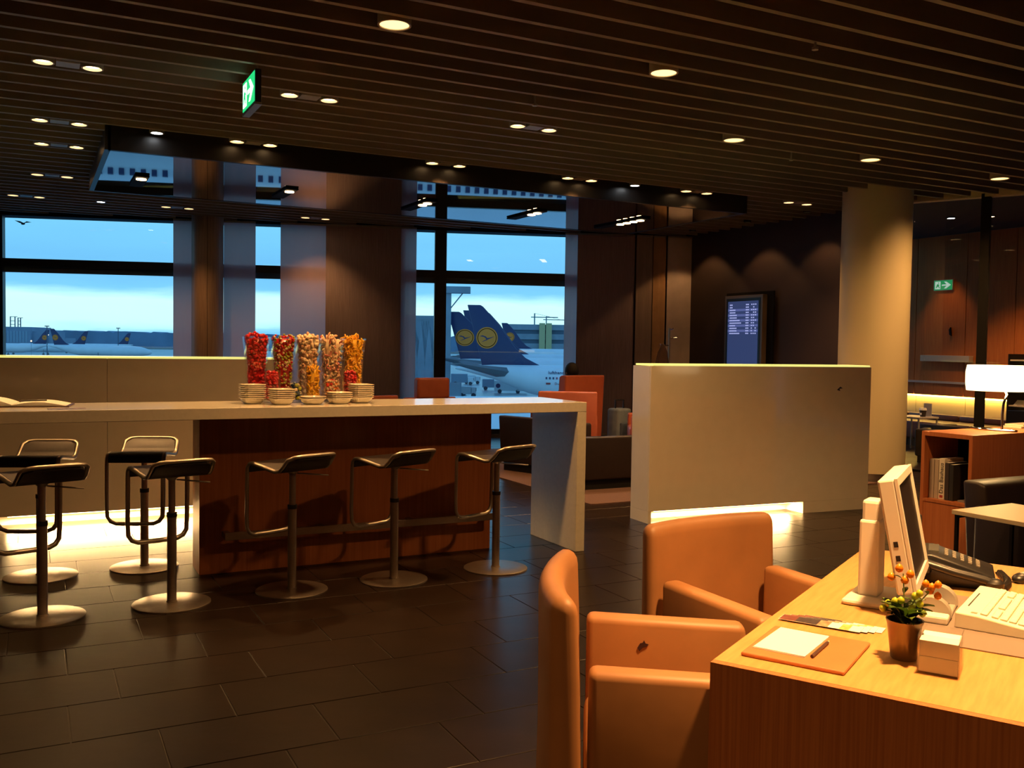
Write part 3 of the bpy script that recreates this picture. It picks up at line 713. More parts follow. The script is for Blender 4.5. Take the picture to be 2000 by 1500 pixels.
# pen tray with curved ends
tr_ = on_desk('pen_tray', 'silver grey desk tray with curved ends and clips inside', 'tray', .66, .335, R(2)); tr_.location.z += .004
sil = mat('silver_plastic', (.48, .44, .38), .35, .3)
obj('dish', bx(0, .25, -.10, 0, 0, .012, .004), sil, tr_)
for x0, x1, zz in ((.05, .085, .05), (.20, .24, .06)):
    bm = bmesh.new(); prism(bm, [(a, b) for a, b in arc(-.05, .008, .052, 0, 180, 12)], 'x', x0, x1); obj('curved_end', bm, sil, tr_, smooth=40)
obj('front_pocket', bx(-.005, .045, -.10, 0, 0, .022, .006), white_pl, tr_)
for i, (x, y, m_) in enumerate(((.135, -.06, mat('clip_blue', (.02, .05, .35), .3)), (.15, -.045, MATS['clip_blue']), (.125, -.072, MATS['clip_blue']), (.17, -.028, black_pl), (.155, -.03, black_pl))):
    cl = thing('binder_clip', ['blue binder clip in the middle of the pen tray', 'blue binder clip at the far side of the pen tray', 'blue binder clip at the near side of the pen tray', 'black clip at the far end of the pen tray', 'black clip lying beside the blue ones in the pen tray'][i], 'clip', dk(.66+x, .335-y, DZ+.016), DR+i, 'clips in the pen tray')
    bm = bmesh.new(); prism(bm, [(-.012, 0), (.012, 0), (.003, .014), (-.003, .014)], 'y', -.009, .009); obj('body', bm, m_, cl)
    bm = bmesh.new(); tube(bm, [(-.004, 0, .012), (-.014, .004, .02), (-.014, -.004, .02)], .0012, 5, closed=True); obj('wire', bm, chrome, cl)
# plant
pt = on_desk('potted_plant', 'small potted plant with orange and green berries on the desk', 'potted plant', .305, .385)
brz = mat('bronze_pot', (.22, .15, .08), .3, .6, var=.1)
obj('pot', lathe(bmesh.new(), [(.028, 0), (.031, .004), (.041, .085), (.045, .098), (.041, .098), (.037, .085), (.002, .08)], 32), brz, pt, smooth=50)
lf = mat('leaf_green', (.10, .17, .02), .5, var=.3); gb = mat('green_berry', (.45, .50, .03), .3); orb = mat('orange_berry', (.90, .24, .01), .3); stm = mat('stem_green', (.12, .14, .02), .6)
rp = random.Random(3)
leaf_me = None
def leaf_mesh():
    bm = bmesh.new(); prev = None; rows = []
    for i in range(7):
        f = i/6; w = .016*math.sin(math.pi*min(1, f*.95+.05))+.0005; z = .012*math.sin(f*3)
        rows.append([bm.verts.new((f*.065, -w, z+.004)), bm.verts.new((f*.065, 0, z)), bm.verts.new((f*.065, w, z+.004))])
    for A, B in zip(rows, rows[1:]):
        for j in (0, 1): bm.faces.new((A[j], A[j+1], B[j+1], B[j]))
    bmesh.ops.solidify(bm, geom=list(bm.faces), thickness=.0008)
    return mesh(bm, 60)
leaf_me = leaf_mesh(); leaf_me.materials.append(lf)
for i in range(15):
    o = obj('leaf', leaf_me, None, pt, (0.010*math.cos(i*.9), .010*math.sin(i*.9), .088+.006*(i % 4)), i*.78+rp.random()*.5); o.rotation_euler.y = R(-8-rp.random()*30); s = .8+rp.random()*.4; o.scale = (s, s, s)
gb_me = mesh(lathe(bmesh.new(), [(.001, -.0075), (.0055, -.0045), (.0068, 0), (.005, .0045), (.001, .0075)], 12), 60); gb_me.materials.append(gb)
ob_me = mesh(lathe(bmesh.new(), [(.001, -.0095), (.007, -.006), (.009, 0), (.0065, .006), (.001, .0105)], 12), 60); ob_me.materials.append(orb)
def sprig(base, tip, berries, me, sc=1):
    bm = bmesh.new(); b, t_ = Vector(base), Vector(tip); mid = (b+t_)/2+Vector((0, 0, .01)); tube(bm, [b, mid, t_], .0016, 6); st = obj('stem', bm, stm, pt)
    for q in range(3):
        o = obj('leaf', leaf_me, None, st, b.lerp(t_, .35+.25*q), q*2.1+len(berries)); o.rotation_euler.y = R(-25); o.scale = (.42, .42, .42)
    for dx, dy, dz in berries:
        o = obj('berry', me, None, st, t_+Vector((dx, dy, dz))); o.scale = (sc,)*3
# directions in the desk frame: image right ~ (-.1, -1, 0)
sprig((0, 0, .085), (.03, .012, .205), [(0, .010, .012), (.0, .028, -.012), (.004, -.016, .0), (0, -.004, -.016)], ob_me, 1.15)
sprig((0, 0, .085), (.03, -.055, .175), [(0, 0, .006), (0, .014, .012), (0, -.014, .014), (0, -.014, -.014), (.004, .004, -.004)], ob_me, 1.05)
sprig((0, 0, .085), (.0, .052, .118), [(0, .0, 0), (0, -.012, .014)], gb_me, 1.35)
sprig((0, 0, .085), (.0, .014, .140), [(0, 0.01, 0), (0, -.004, .004), (0, .0, -.02)], gb_me, 1.35)
sprig((0, 0, .085), (.0, -.022, .150), [(0, .0, .01), (0, -.01, .018), (0, -.012, -.008), (0, .006, -.022)], gb_me, 1.35)
sprig((0, 0, .085), (.0, -.040, .120), [(0, 0, 0), (0, .022, -.004)], gb_me, 1.35)
# note box
nb = on_desk('note_box', 'clear box of white note paper on the desk', 'note box', .262, .475, R(2))
bxm = glassy('acrylic', (.97, .96, .95), .03)
bm = bx(-.048, .048, -.046, .046, 0, .004)
for a in ((-.048, -.046, -.046, .046), (.046, .048, -.046, .046), (-.048, .048, -.046, -.044), (-.048, .048, .044, .046)): bx(*a, .004, .094, bm=bm)
obj('box', bm, bxm, nb)
for i, z in enumerate((.005, .043)): obj('paper_block', bx(-.0445, .0445, -.0425, .0425, z, z+.0372, .001), paper_m, nb)
# leather pad, paper, pen
lp = on_desk('leather_pad', 'tan leather writing pad at the near corner of the desk', 'writing pad', .085, .045)
obj('board', bx(0, .275, -.25, 0, 0, .010, .004), mat('pad_leather', (.50, .17, .055), .45, var=.08), lp)
npd = thing('notepad', 'blank white notepad lying on the leather pad', 'notepad', dk(.135, .058, DZ+.010), DR+R(-2))
for i in range(3): obj('sheet', bx(0+.001*i, .205, -.132, -.001*i, .0013*i, .0013*i+.0012), paper_m, npd)
pn = thing('pencil', 'dark pencil lying beside the notepad on the leather pad', 'pencil', dk(.14, .205, DZ+.0145), DR+R(-1))
obj('shaft', cyl(bmesh.new(), (0, 0, 0), (.135, 0, 0), .0045, n=6), mat('pencil_dark', (.05, .022, .02), .4), pn); obj('tip', cyl(bmesh.new(), (.135, 0, 0), (.15, 0, 0), .0045, .0008, n=6), cream_pl, pn)
# fanned leaflets
#pic = mat('leaflet_photo', (.85, .72, .55), .35, col2=(.10, .035, .03), scale=38, var=1)
for i in range(4):
    t = thing('travel_leaflet', ['topmost leaflet of the fan on the desk', 'second leaflet from the top of the fan', 'third leaflet from the top of the fan', 'lowest leaflet of the fan, nearest the monitor'][i], 'leaflet', dk(.445+.014*i, .028+.016*i, DZ+.0045-.0012*i), DR, 'fanned printed leaflets on the desk')
    obj('card', bx(0, .055, -.22, 0, 0, .0009), paper_m, t); [obj('printed_photo', bx(.001, .054, -b_, -a_, .0009, .00105), mat('print_'+n_, c_, .4, var=.5, scale=60), t) for a_, b_, n_, c_ in ((.001, .045, 'rust', (.17, .05, .035)), (.045, .105, 'charcoal', (.05, .04, .045)), (.105, .135, 'peach', (.55, .30, .18)), (.165, .19, 'gold', (.7, .5, .15)))]
# telephone
ph = on_desk('desk_telephone', 'black desk telephone with handset and coiled cord behind the monitor', 'telephone', 1.175, .50, R(98))
bm = bmesh.new(); prism(bm, [(0, 0), (.22, 0), (.235, .095), (.19, .10), (0, .045)], 'y', -.21, .0); bmesh.ops.bevel(bm, geom=list(bm.edges), offset=.006, segments=2, affect='EDGES', profile=.5); obj('body', bm, black_pl, ph, smooth=50)
bm = bmesh.new(); tube(bm, [(-.005, .03, .026), (.03, .03, .040), (.12, .03, .055), (.20, .03, .075), (.235, .03, .068)], .020, 10, flat=.7); hs = obj('handset', bm, black_pl, ph, smooth=60)
for x, z in ((.005, .034), (.215, .066)): obj('ear_cup', lathe(bmesh.new(), [(.028, 0), (.03, .02), (.018, .03)], 18), black_pl, hs, (x, .03, z-.018), smooth=50)
pk = mesh(bx(-.006, .006, -.007, .007, 0, .006, .001, seg=1)); pk.materials.append(mat('phone_key', (.22, .20, .17), .4))
for r in range(5):
    for c in range(4):
        x = .05+r*.024; o = obj('key', pk, None, ph, (x, -.07-c*.028, .0455+x*.29)); o.rotation_euler.y = -R(16)
obj('display', bx(.168, .20, -.18, -.06, .094, .102), mat('lcd_grey', (.10, .10, .085), .2), ph)
bm = bmesh.new(); pts = []
for i in range(120):
    f = i/119; a = f*2*math.pi*20; cx, cy = -.02-.02*math.sin(f*math.pi), .02-.26*f; pts.append((cx+.011*math.cos(a), cy, .013+.011*math.sin(a)))
tube(bm, pts, .0028, 5); obj('coiled_cord', bm, black_pl, ph, smooth=60)
hb = on_desk('document_stand', 'black upright document stand with punched edge behind the monitor', 'stand', 1.30, .235, R(20))
bm = bmesh.new(); prism(bm, [(-.06, 0), (.10, 0), (.045, .20), (.0, .20)], 'y', -.02, .012); obj('board', bm, black_pl, hb)
for i in range(9): obj('punch_hole', bx(-.003, .003, -.0215, -.0195, -.003, .003), grey_plate, hb, (.088-.0052*i, 0, .03+.019*i))
ms = on_desk('computer_mouse', 'black and silver computer mouse at the right edge behind the keyboard', 'mouse', 1.375, .565, R(-30))
bm = bmesh.new(); sph(bm, (0, 0, .012), .05, 16, (1, .6, .42)); bmesh.ops.bisect_plane(bm, geom=list(bm.verts)+list(bm.edges)+list(bm.faces), plane_co=(0, 0, 0), plane_no=(0, 0, -1), clear_outer=True); bmesh.ops.holes_fill(bm, edges=bm.edges); obj('shell', bm, black_pl, ms, smooth=60)
bm = bmesh.new(); sph(bm, (.004, 0, .0185), .04, 14, (1, .5, .40)); obj('top_cover', bm, sil, ms, smooth=60)
bm = bmesh.new(); tube(bm, [(-.05, 0, .006), (-.10, .02, .004), (-.18, .0, .004), (-.26, .05, .004)], .002, 6); obj('cable', bm, black_pl, ms)

# ================================================================== LOUNGE BEHIND THE COUNTER
rg = obj('carpet', bx(4.72, 8.55, 7.55, 12.2, .0, .012), rug_m); tag(rg, 'rust red lounge carpet under the armchairs behind the counter', 'carpet')
RZ = .012
def lounge(label, loc, rot, w=.78, d=.80, hb=.82, seat_h=.42, arm_h=.58, m_out=leather_or, m_in=leather_or, head=None, name='lounge_armchair', cat='armchair', group=None, arms=True):
    """faces +y"""
    t = thing(name, label, cat, (loc[0], loc[1], RZ), rot, group)
    obj('base', bx(-w/2+.04, w/2-.04, -d/2+.05, d/2-.03, .0, .10), black_m, t)
    obj('seat', soft(bmesh.new(), -w/2+.11, w/2-.11, -d/2+.14, d/2, .10, seat_h, .04), m_in, t, smooth=45)
    bm = bmesh.new(); prism(bm, [(-d/2+.02, .10), (-d/2+.20, .10), (-d/2+.13, hb-.02), (-d/2+.08, hb), (-d/2-.03, hb)], 'x', -w/2+.01, w/2-.01)
    bmesh.ops.bevel(bm, geom=list(bm.edges), offset=.02, segments=3, affect='EDGES', profile=.5); obj('backrest', bm, m_out, t, smooth=45)
    if arms:
        for s in (-1, 1):
            a, b = (w/2-.115, w/2) if s > 0 else (-w/2, -w/2+.115)
            obj('armrest', soft(bmesh.new(), a, b, -d/2+.06, d/2-.01, .08, arm_h, .03), m_out, t, smooth=45)
    if head: obj('headrest', soft(bmesh.new(), -head/2, head/2, -d/2-.08, -d/2+.05, hb-.02, hb+.26, .035), m_out, t, smooth=45)
    return t
lounge('low dark brown leather sofa seen from behind, right of the counter end panel', (5.95, 8.70), 0, w=1.9, d=.85, hb=.56, arm_h=.50, m_out=leather_dk, m_in=leather_br, name='lounge_sofa', cat='sofa')
lounge('dark brown armchair standing between the counter end panel and the window', (5.50, 9.85), R(-70), w=.8, d=.8, hb=.66, m_out=leather_dk, m_in=leather_br)
G_ = 'orange leather lounge armchairs by the window'
lounge('orange armchair with headrest before the tail fin window, left of the others', (4.63, 11.95), R(10), hb=.80, head=.50, group=G_)
lounge('orange armchair just left of the one with the headrest, only its top visible', (3.70, 11.70), R(15), hb=.84, group=G_)
lounge('orange armchair with curved arm right above the counter corner', (6.32, 10.75), R(-30), hb=.92, arm_h=.62, group=G_)
lounge('tall orange armchair that hides the seated person', (6.80, 11.60), R(8), w=.72, hb=1.10, group=G_)
lounge('orange armchair half hidden by the white partition box', (7.65, 10.55), R(60), hb=.95, group=G_)
# seated person, mostly hidden by the tall chair
def person(label, loc, rot):
    t = thing('person', label, 'person', loc, rot)
    V = [(0, 0, .50), (0, -.03, .72), (0, -.04, .93), (0, -.02, 1.01), (0, .0, 1.09), (0, .01, 1.17),
         (.17, -.03, .90), (.22, .06, .68), (.17, .26, .62), (.15, .33, .61), (-.17, -.03, .90), (-.22, .06, .68), (-.17, .26, .62), (-.15, .33, .61),
         (.10, .05, .50), (.12, .44, .50), (.12, .46, .10), (.12, .58, .06), (-.10, .05, .50), (-.12, .44, .50), (-.12, .46, .10), (-.12, .58, .06)]
    E_ = [(0, 1), (1, 2), (2, 3), (3, 4), (4, 5), (2, 6), (6, 7), (7, 8), (8, 9), (2, 10), (10, 11), (11, 12), (12, 13), (0, 14), (14, 15), (15, 16), (16, 17), (0, 18), (18, 19), (19, 20), (20, 21)]
    rad = [.15, .14, .13, .055, .08, .065, .06, .045, .035, .03, .06, .045, .035, .03, .085, .065, .045, .035, .085, .065, .045, .035]
    me = bpy.data.meshes.new('body'); me.from_pydata(V, E_, []); o = bpy.data.objects.new('body', me); COL.objects.link(o)
    sk = o.modifiers.new('s', 'SKIN'); sl = me.skin_vertices[0].data
    for i, r in enumerate(rad): sl[i].radius = (r, r*.85 if i < 3 else r)
    sl[0].use_root = True
    sb = o.modifiers.new('u', 'SUBSURF'); sb.levels = sb.render_levels = 2
    dg = bpy.context.evaluated_depsgraph_get(); m2 = bpy.data.meshes.new_from_object(o.evaluated_get(dg)); bpy.data.objects.remove(o)
    for p in m2.polygons: p.use_smooth = True
    obj('body', m2, mat('dark_clothing', (.03, .03, .04), .9, var=.2), t)
    bm = bmesh.new(); sph(bm, (0, .012, 1.135), .098, 18, (.86, 1.05, 1.18)); hd = obj('head', bm, mat('skin', (.50, .28, .19), .6), t, smooth=60)
    bm = bmesh.new(); sph(bm, (0, -.008, 1.155), .108, 18, (.90, 1.02, 1.12)); bmesh.ops.bisect_plane(bm, geom=list(bm.verts)+list(bm.edges)+list(bm.faces), plane_co=(0, .05, 1.15), plane_no=(0, .85, -.5), clear_outer=True)
    bmesh.ops.solidify(bm, geom=list(bm.faces), thickness=.012); obj('hair', bm, mat('dark_hair', (.012, .009, .008), .7, bump=.3, scale=60), hd, smooth=60)
    bm = bmesh.new(); prism(bm, [(.10, 1.13), (.132, 1.105), (.10, 1.10)], 'x', -.014, .014); obj('nose', bm, MATS['skin'], hd)
    for s in (-1, 1):
        bm = bmesh.new(); sph(bm, (s*.034, .098, 1.14), .012, 8); obj('eye', bm, mat('eye_dark', (.05, .04, .04), .2), hd)
        bm = bmesh.new(); sph(bm, (s*.085, .0, 1.13), .028, 10, (.3, .6, 1)); obj('ear', bm, MATS['skin'], hd)
    bm = bmesh.new(); sph(bm, (0, .10, 1.07), .026, 8, (1, .35, .25)); obj('mouth', bm, mat('lips', (.35, .12, .10), .5), hd)
    # hands on the thighs
    for s in (-1, 1):
        bm = bmesh.new(); box(bm, (s*.15, .37, .612), (.075, .08, .026), .01)
        for k in range(4): tube(bm, [(s*.15+(-.027+.018*k), .40, .615), (s*.15+(-.028+.019*k), .44, .612), (s*.15+(-.028+.019*k), .455+.008*(k in (1, 2)), .60)], .008, 6)
        tube(bm, [(s*.15-s*.035, .35, .612), (s*.15-s*.058, .385, .612), (s*.15-s*.06, .41, .606)], .009, 6)
        obj('hand', bm, MATS['skin'], t, smooth=60)
    return t
person('person with dark hair sitting in the tall orange armchair, seen from behind', (6.88, 11.60, RZ), R(8))
# luggage by the orange chair
bg_ = thing('travel_bag', 'grey blue travel bag between two orange armchairs', 'bag', (7.55, 11.35, RZ), R(10))
obj('bag_body', soft(bmesh.new(), -.14, .14, -.12, .12, 0, .62, .04), mat('bag_blue', (.20, .26, .34), .7, var=.2), bg_, smooth=45)
obj('front_pocket', soft(bmesh.new(), -.10, .10, -.16, -.11, .08, .42, .02), mat('bag_dark', (.07, .10, .16), .7), bg_, smooth=45)
bm = bmesh.new(); tube(bm, [(-.08, 0, .60), (-.08, 0, .74), (.08, 0, .74), (.08, 0, .60)], .012, 8); obj('handle', bm, black_pl, bg_)
# coat stand with coat
cs = thing('coat_stand', 'slim steel coat stand by the window corner', 'coat stand', (8.15, 11.0, .0), 0)
obj('foot', lathe(bmesh.new(), [(.17, 0.0), (.17, .012), (.02, .02)], 32), steel, cs, smooth=40)
obj('pole', cyl(bmesh.new(), (0, 0, .01), (0, 0, 1.80), .013, n=14), steel, cs, smooth=40)
for z, a in ((1.78, 30), (1.66, -10), (1.55, 190), (1.55, 150)):
    bm = bmesh.new(); c, s = math.cos(R(a)), math.sin(R(a)); tube(bm, [(0, 0, z), (c*.06, s*.06, z), (c*.12, s*.12, z+.005), (c*.13, s*.13, z+.025)], .007, 8); obj('hook', bm, chrome, cs)
bm = bmesh.new(); rows = []
for i, (z, wx, wy) in enumerate(((1.565, .012, .012), (1.54, .03, .025), (1.45, .075, .05), (1.2, .13, .07), (.95, .16, .08), (.80, .15, .075))):
    rows.append([bm.verts.new((wx*math.cos(t)*(1+.15*math.sin(5*t)), wy*math.sin(t)*(1+.2*math.sin(4*t+i*.3)), z)) for t in [2*math.pi*j/20 for j in range(20)]])
for A, B in zip(rows, rows[1:]):
    for j in range(20): bm.faces.new((A[j], A[(j+1) % 20], B[(j+1) % 20], B[j]))
bm.faces.new(rows[0]); bm.faces.new(rows[-1][::-1])
ct = obj('hanging_coat', bm, mat('coat_dark', (.05, .022, .018), .85, var=.2), None, (8.15-.125, 11.0-.02, 0), smooth=60); tag(ct, 'dark coat hanging from a hook of the coat stand', 'coat')
# flight information screen on the dark wall
fs = thing('flight_screen', 'tall flight information screen glowing blue on the dark wall', 'screen', (9.835, 11.25, 1.62))
obj('wall_plate', bx(-.03, 0, -.56, .50, -.72, .77), black_m, fs)
obj('casing', bx(-.12, -.03, -.43, .43, -.70, .72, .006), mat('casing_bronze', (.22, .16, .12), .4, .4), fs)
obj('bezel', bx(-.125, -.119, -.385, .385, -.66, .675), black_pl, fs)
sc_ = obj('display', bx(-.127, -.1245, -.345, .345, -.63, .63), glow('display_blue', (.028, .045, .13), 1.0), fs)
rowm = glow('display_row', (.085, .11, .30), 1.0); txm = glow('display_text', (.38, .42, .78), 1.0)
rr = random.Random(5)
for i in range(12):
    z = .575-.040*i
    if i >= 2 and i % 2 == 0: obj('row_band', bx(-.1285, -.127, -.34, .34, z-.017, z+.017), rowm, sc_)
    bm = bmesh.new(); n1 = rr.randint(4, 8) if i > 1 else 2; y = .30
    for k_ in range(n1): bx(-.1300, -.1286, y-.028, y, z-.009, z+.009, bm=bm); y -= .034
    y = -.07
    for k_ in range(2): bx(-.1300, -.1286, y-.03, y, z-.009, z+.009, bm=bm); y -= .036
    y = -.19
    for k_ in range(3):
        if rr.random() < .85: bx(-.1300, -.1286, y-.026, y, z-.009, z+.009, bm=bm)
        y -= .043
    obj('text_row', bm, txm, sc_)

# ================================================================== RIGHT SIDE: CABINET, LAMP, TABLES
CB = Vector((5.594, 4.164, 0)); CBR = R(3.5)
cb = thing('book_cabinet', 'red brown wooden cabinet with an open bookshelf end', 'cabinet', CB, CBR)
CL, CD, CZ = 1.7, .385, .95
obj('top', bx(0, CL, 0, CD, CZ-.03, CZ, .001), pear, cb)
obj('front_side', bx(0, CL, 0, .025, 0, CZ-.03), pear, cb); obj('rear_side', bx(0, CL, CD-.025, CD, 0, CZ-.03), pear, cb)
obj('shelf', bx(0, .40, .025, CD-.025, .46, .48), pear, cb); obj('lower_panel', bx(.004, .024, .025, CD-.025, 0, .46), pear, cb)
obj('inner_back', bx(.38, .40, .025, CD-.025, .48, CZ-.03), black_m, cb); obj('end_side', bx(CL-.025, CL, .025, CD-.025, 0, CZ-.03), pear, cb)
def cbp(x, y, z): return CB + Matrix.Rotation(CBR, 3, 'Z') @ Vector((x, y, z))
books = [('grey', (.40, .34, .30), .035, .275, 'thick grey book at the far side of the open shelf'), ('pale_grey', (.45, .38, .32), .030, .275, 'pale grey book beside the white one on the open shelf'), ('white', (.75, .70, .60), .044, .285, 'white book titled Das Bauhaus on the open shelf'),
         ('dark', (.04, .03, .03), .028, .26, 'dark book right of the white one on the shelf'), ('black', (.02, .02, .02), .030, .25, 'black book in the shadow of the open shelf')]
y = CD-.035
for nm, c, th, hh, lb in books:
    b = thing('shelf_book', lb, 'book', cbp(.05, y-th/2, .48), CBR, 'books standing in the cabinet')
    obj('cover', bx(0, .21, -th/2, th/2, 0, hh, .002), mat('book_'+nm, c, .6), b)
    obj('pages', bx(.012, .212, -th/2+.004, th/2-.004, .004, hh+.0005), paper_m, b)
    if nm == 'white':
        me = text_mesh('Das Bauhaus', .042, .0006); me.transform(Matrix.Translation((-.0008, 0, hh*.52)) @ Matrix(((0, 0, -1, 0), (0, 1, 0, 0), (1, 0, 0, 0), (0, 0, 0, 1))) )
        me.transform(Matrix.Identity(4)); obj('title', me, black_pl, b)
        obj('publisher_mark', bx(-.0012, 0, -.012, .012, .012, .03), mat('mark_red', (.35, .05, .04), .5), b)
    y -= th+.004
lb_ = thing('lying_book', 'pale book lying flat in the open shelf', 'book', cbp(.06, .085, .48), CBR)
obj('cover', bx(0, .2, -.05, .05, 0, .012), mat('book_flat', (.22, .20, .18), .5), lb_); obj('pages', bx(.004, .196, -.047, .0505, .003, .009), paper_m, lb_)
for i, (x, yy, lb) in enumerate(((1.06, .29, 'lower magazine lying on the cabinet at the right edge'), (1.10, .31, 'upper magazine lying on the cabinet at the right edge'))):
    t = thing('magazine', lb, 'magazine', cbp(x, yy, CZ+.013*i), CBR+R(4*i)); obj('cover', bx(-.14, .14, -.07, .07, 0, .012, .001), mat('magazine_cream', (.62, .52, .36), .5), t)
# table lamp
tl = thing('table_lamp', 'table lamp with glowing white drum shade and bent chrome stem on the cabinet', 'lamp', cbp(.58, .20, CZ), CBR)
bm = bmesh.new(); pts = []
for i in range(40):
    a = 2*math.pi*i/40; pts.append((-.02+.05*math.cos(a), .02+.17*math.sin(a)*(1+.2*math.cos(a)), .008))
tube(bm, pts, .011, 8, closed=True, flat=.6); obj('base_ring', bm, chrome, tl, smooth=60)
bm = bmesh.new(); tube(bm, [(-.03, -.06, .01), (-.03, -.06, .12), (-.028, -.065, .20), (-.01, -.075, .26), (.0, -.03, .33), (0, 0, .38)], .009, 10); obj('stem', bm, chrome, tl, smooth=60)
shade_m = mat('lamp_shade', (.85, .78, .62), .7, emit=(1.0, .78, .42), es=2.4)
obj('shade', lathe(bmesh.new(), [(.205, .285), (.212, .34), (.212, .42), (.203, .468), (.200, .468), (.208, .42), (.208, .34), (.201, .285), (.205, .285)], 48), shade_m, tl, smooth=50)
obj('shade_cover', lathe(bmesh.new(), [(.001, .455), (.199, .455)], 40), shade_m, tl)
pld = bpy.data.lights.new('bulb_light', 'POINT'); pld.energy = 22; pld.color = (1, .6, .22); pld.shadow_soft_size = .05
plo = bpy.data.objects.new('bulb_light', pld); COL.objects.link(plo); plo.parent = tl; plo.location = (0, 0, .36)
# side table before the cabinet
stb = thing('side_table', 'cream topped side table with black metal frame, right of the monitor', 'side table', (4.72, 3.12, 0), R(2))
obj('top', bx(0, .56, 0, .50, .575, .60, .002), mat('table_cream', (.70, .60, .42), .45), stb)
for x in (.012, .53):
    for y in (.012, .47): obj('leg', bx(x, x+.018, y, y+.018, 0, .575), black_m, stb)
for y in (.012, .47): obj('rail', bx(.03, .53, y, y+.018, .555, .575), black_m, stb)
lounge('black leather chair between the side table and the cabinet', (5.62, 3.70), R(180), w=.66, d=.56, hb=.69, seat_h=.40, arm_h=.55, m_out=leather_dk, m_in=leather_dk, name='black_chair', cat='chair').location.z = 0
# side room: bench, chair, table, cup, card holder, rack
be = thing('wall_bench', 'long orange upholstered bench under the lit niche at the wood wall', 'bench', (12.95, 11.0, 0))
obj('plinth', bx(-.32, .36, -1.9, 2.0, 0, .12), black_m, be)
for i in range(4):
    a = -1.9+.975*i; obj('seat_cushion', soft(bmesh.new(), -.36, .30, a, a+.965, .12, .40, .03), leather_or if i > 2 else leather_br, be, smooth=45); obj('back_cushion', soft(bmesh.new(), .22, .36, a, a+.965, .40, .50, .03), leather_or if i > 2 else leather_br, be, smooth=45)
sb_ = thing('bench_table', 'small pale table with thin metal legs before the wall bench', 'side table', (12.05, 9.97, 0))
obj('top', bx(-.22, .22, -.25, .25, .50, .525, .002), mat('table_grey', (.45, .40, .34), .4), sb_)
for x in (-.21, .19):
    for y in (-.24, .22): obj('leg', bx(x, x+.02, y, y+.02, 0, .50), grey_plate, sb_)
cup = thing('paper_cup', 'dark paper cup with white lid on the small bench table', 'cup', (12.06, 9.84, .525))
obj('cup_body', lathe(bmesh.new(), [(.038, 0), (.052, .10)], 20), leather_dk, cup, smooth=40); obj('lid', lathe(bmesh.new(), [(.055, .10), (.053, .115), (.045, .135)], 20), white_pl, cup, smooth=40)
obj('printed_mark', bx(-.052, -.045, -.015, .015, .03, .06), paper_m, cup)
ch = thing('card_holder', 'grey upright card holder beside the paper cup', 'card holder', (12.19, 9.86, .525)); obj('plate', bx(-.006, .006, -.07, .07, 0, .20, .002), grey_plate, ch); obj('stand_foot', bx(-.04, .04, -.07, .07, 0, .008), grey_plate, ch)
lounge('dark armchair with its back to the glass, behind the cream column', (11.2, 8.75), R(-60), w=.7, d=.7, hb=.46, seat_h=.36, arm_h=.44, m_out=leather_dk, m_in=leather_dk, name='side_room_armchair').location.z = 0
lounge('dark armchair behind the black post of the glass partition', (12.0, 9.15), R(-90), w=.8, d=.7, hb=.46, seat_h=.36, arm_h=.44, m_out=leather_dk, m_in=leather_br, name='side_room_armchair').location.z = 0
wsh = thing('wall_shelf', 'thin cream shelf lit from above on the wood wall', 'shelf', (13.30, 10.4, 1.36)); obj('board', bx(-.10, 0, -.46, .46, 0, .10, .002), mat('shelf_cream', (.60, .50, .36), .5), wsh)
spot('shelf_light', (-.4, 0, 1.9), 30, wsh, angle=70)
mk = obj('wall_speck', prism(bmesh.new(), [(-.02, -.07), (.015, -.05), (.025, .03), (0, .07), (-.01, .0)], 'x', -.03, 0), black_m, None, (13.30, 10.36, 1.85)); tag(mk, 'small dark speck on the wood wall below the exit sign', 'hook')  # added piece for a dark speck; no hook is known there
rk = thing('display_rack', 'lit display rack with white folded napkins at the right photo edge', 'rack', (12.6, 8.35, 0), 0)
obj('back', bx(.38, .40, -.5, .5, 0, 1.5), black_m, rk); obj('side', bx(0, .40, .48, .5, 0, 1.5), black_m, rk); obj('cabinet_body', bx(0, .38, -.5, .48, 0, .68), black_m, rk)
for z in (.76, .98, 1.20, 1.42):
    sh_ = obj('shelf', bx(.02, .38, -.5, .48, z-.02, z), mat('shelf_cream', (.6, .5, .36), .5), rk)
    obj('light_strip', bx(.34, .37, -.5, .48, z-.03, z-.021), glow('rack_strip', (1, .68, .25), 3), sh_)
for z in (.76, .98):
    for y in (-.1, .15, .38):
        nk = obj('napkin', prism(bmesh.new(), [(-.09, 0), (.09, 0), (.0, .07)], 'y', -.09, .09), paper_m, None, (12.8, 8.35+y, z)); tag(nk, 'folded white napkin on the %s shelf of the display rack, %s' % ('lower' if z < .9 else 'upper', {-.1: 'at the right', .15: 'in the middle', .38: 'at the left'}[y]), 'napkin', 'napkins on the display rack')

# ================================================================== OUTSIDE: APRON, AIRCRAFT, BUILDINGS
GZ = -9.75
apron_m = mat('wet_apron', (.36, .39, .42), .32, var=.35, scale=.05)
gr = struct('apron_ground', bx(-1500, 3500, 24, 4200, GZ-1, GZ), apron_m)
gr.rotation_euler.z = 0
navy = mat('navy_paint', (.022, .030, .11), .35); plane_w = mat('aircraft_white', (.85, .87, .88), .35, var=.05, scale=.3); plane_g = mat('aircraft_grey', (.16, .18, .20), .5)
logo_y = mat('emblem_yellow', (1.0, .27, .02), .5)
def loft(bm, secs, n=24):
    rings = [[bm.verts.new((x, ry*math.cos(t), zc+rz*math.sin(t))) for t in [2*math.pi*j/n for j in range(n)]] for x, zc, ry, rz in secs]
    for A, B in zip(rings, rings[1:]):
        for j in range(n): bm.faces.new((A[j], A[(j+1) % n], B[(j+1) % n], B[j]))
    bm.faces.new(rings[0][::-1]); bm.faces.new(rings[-1])
    return bm
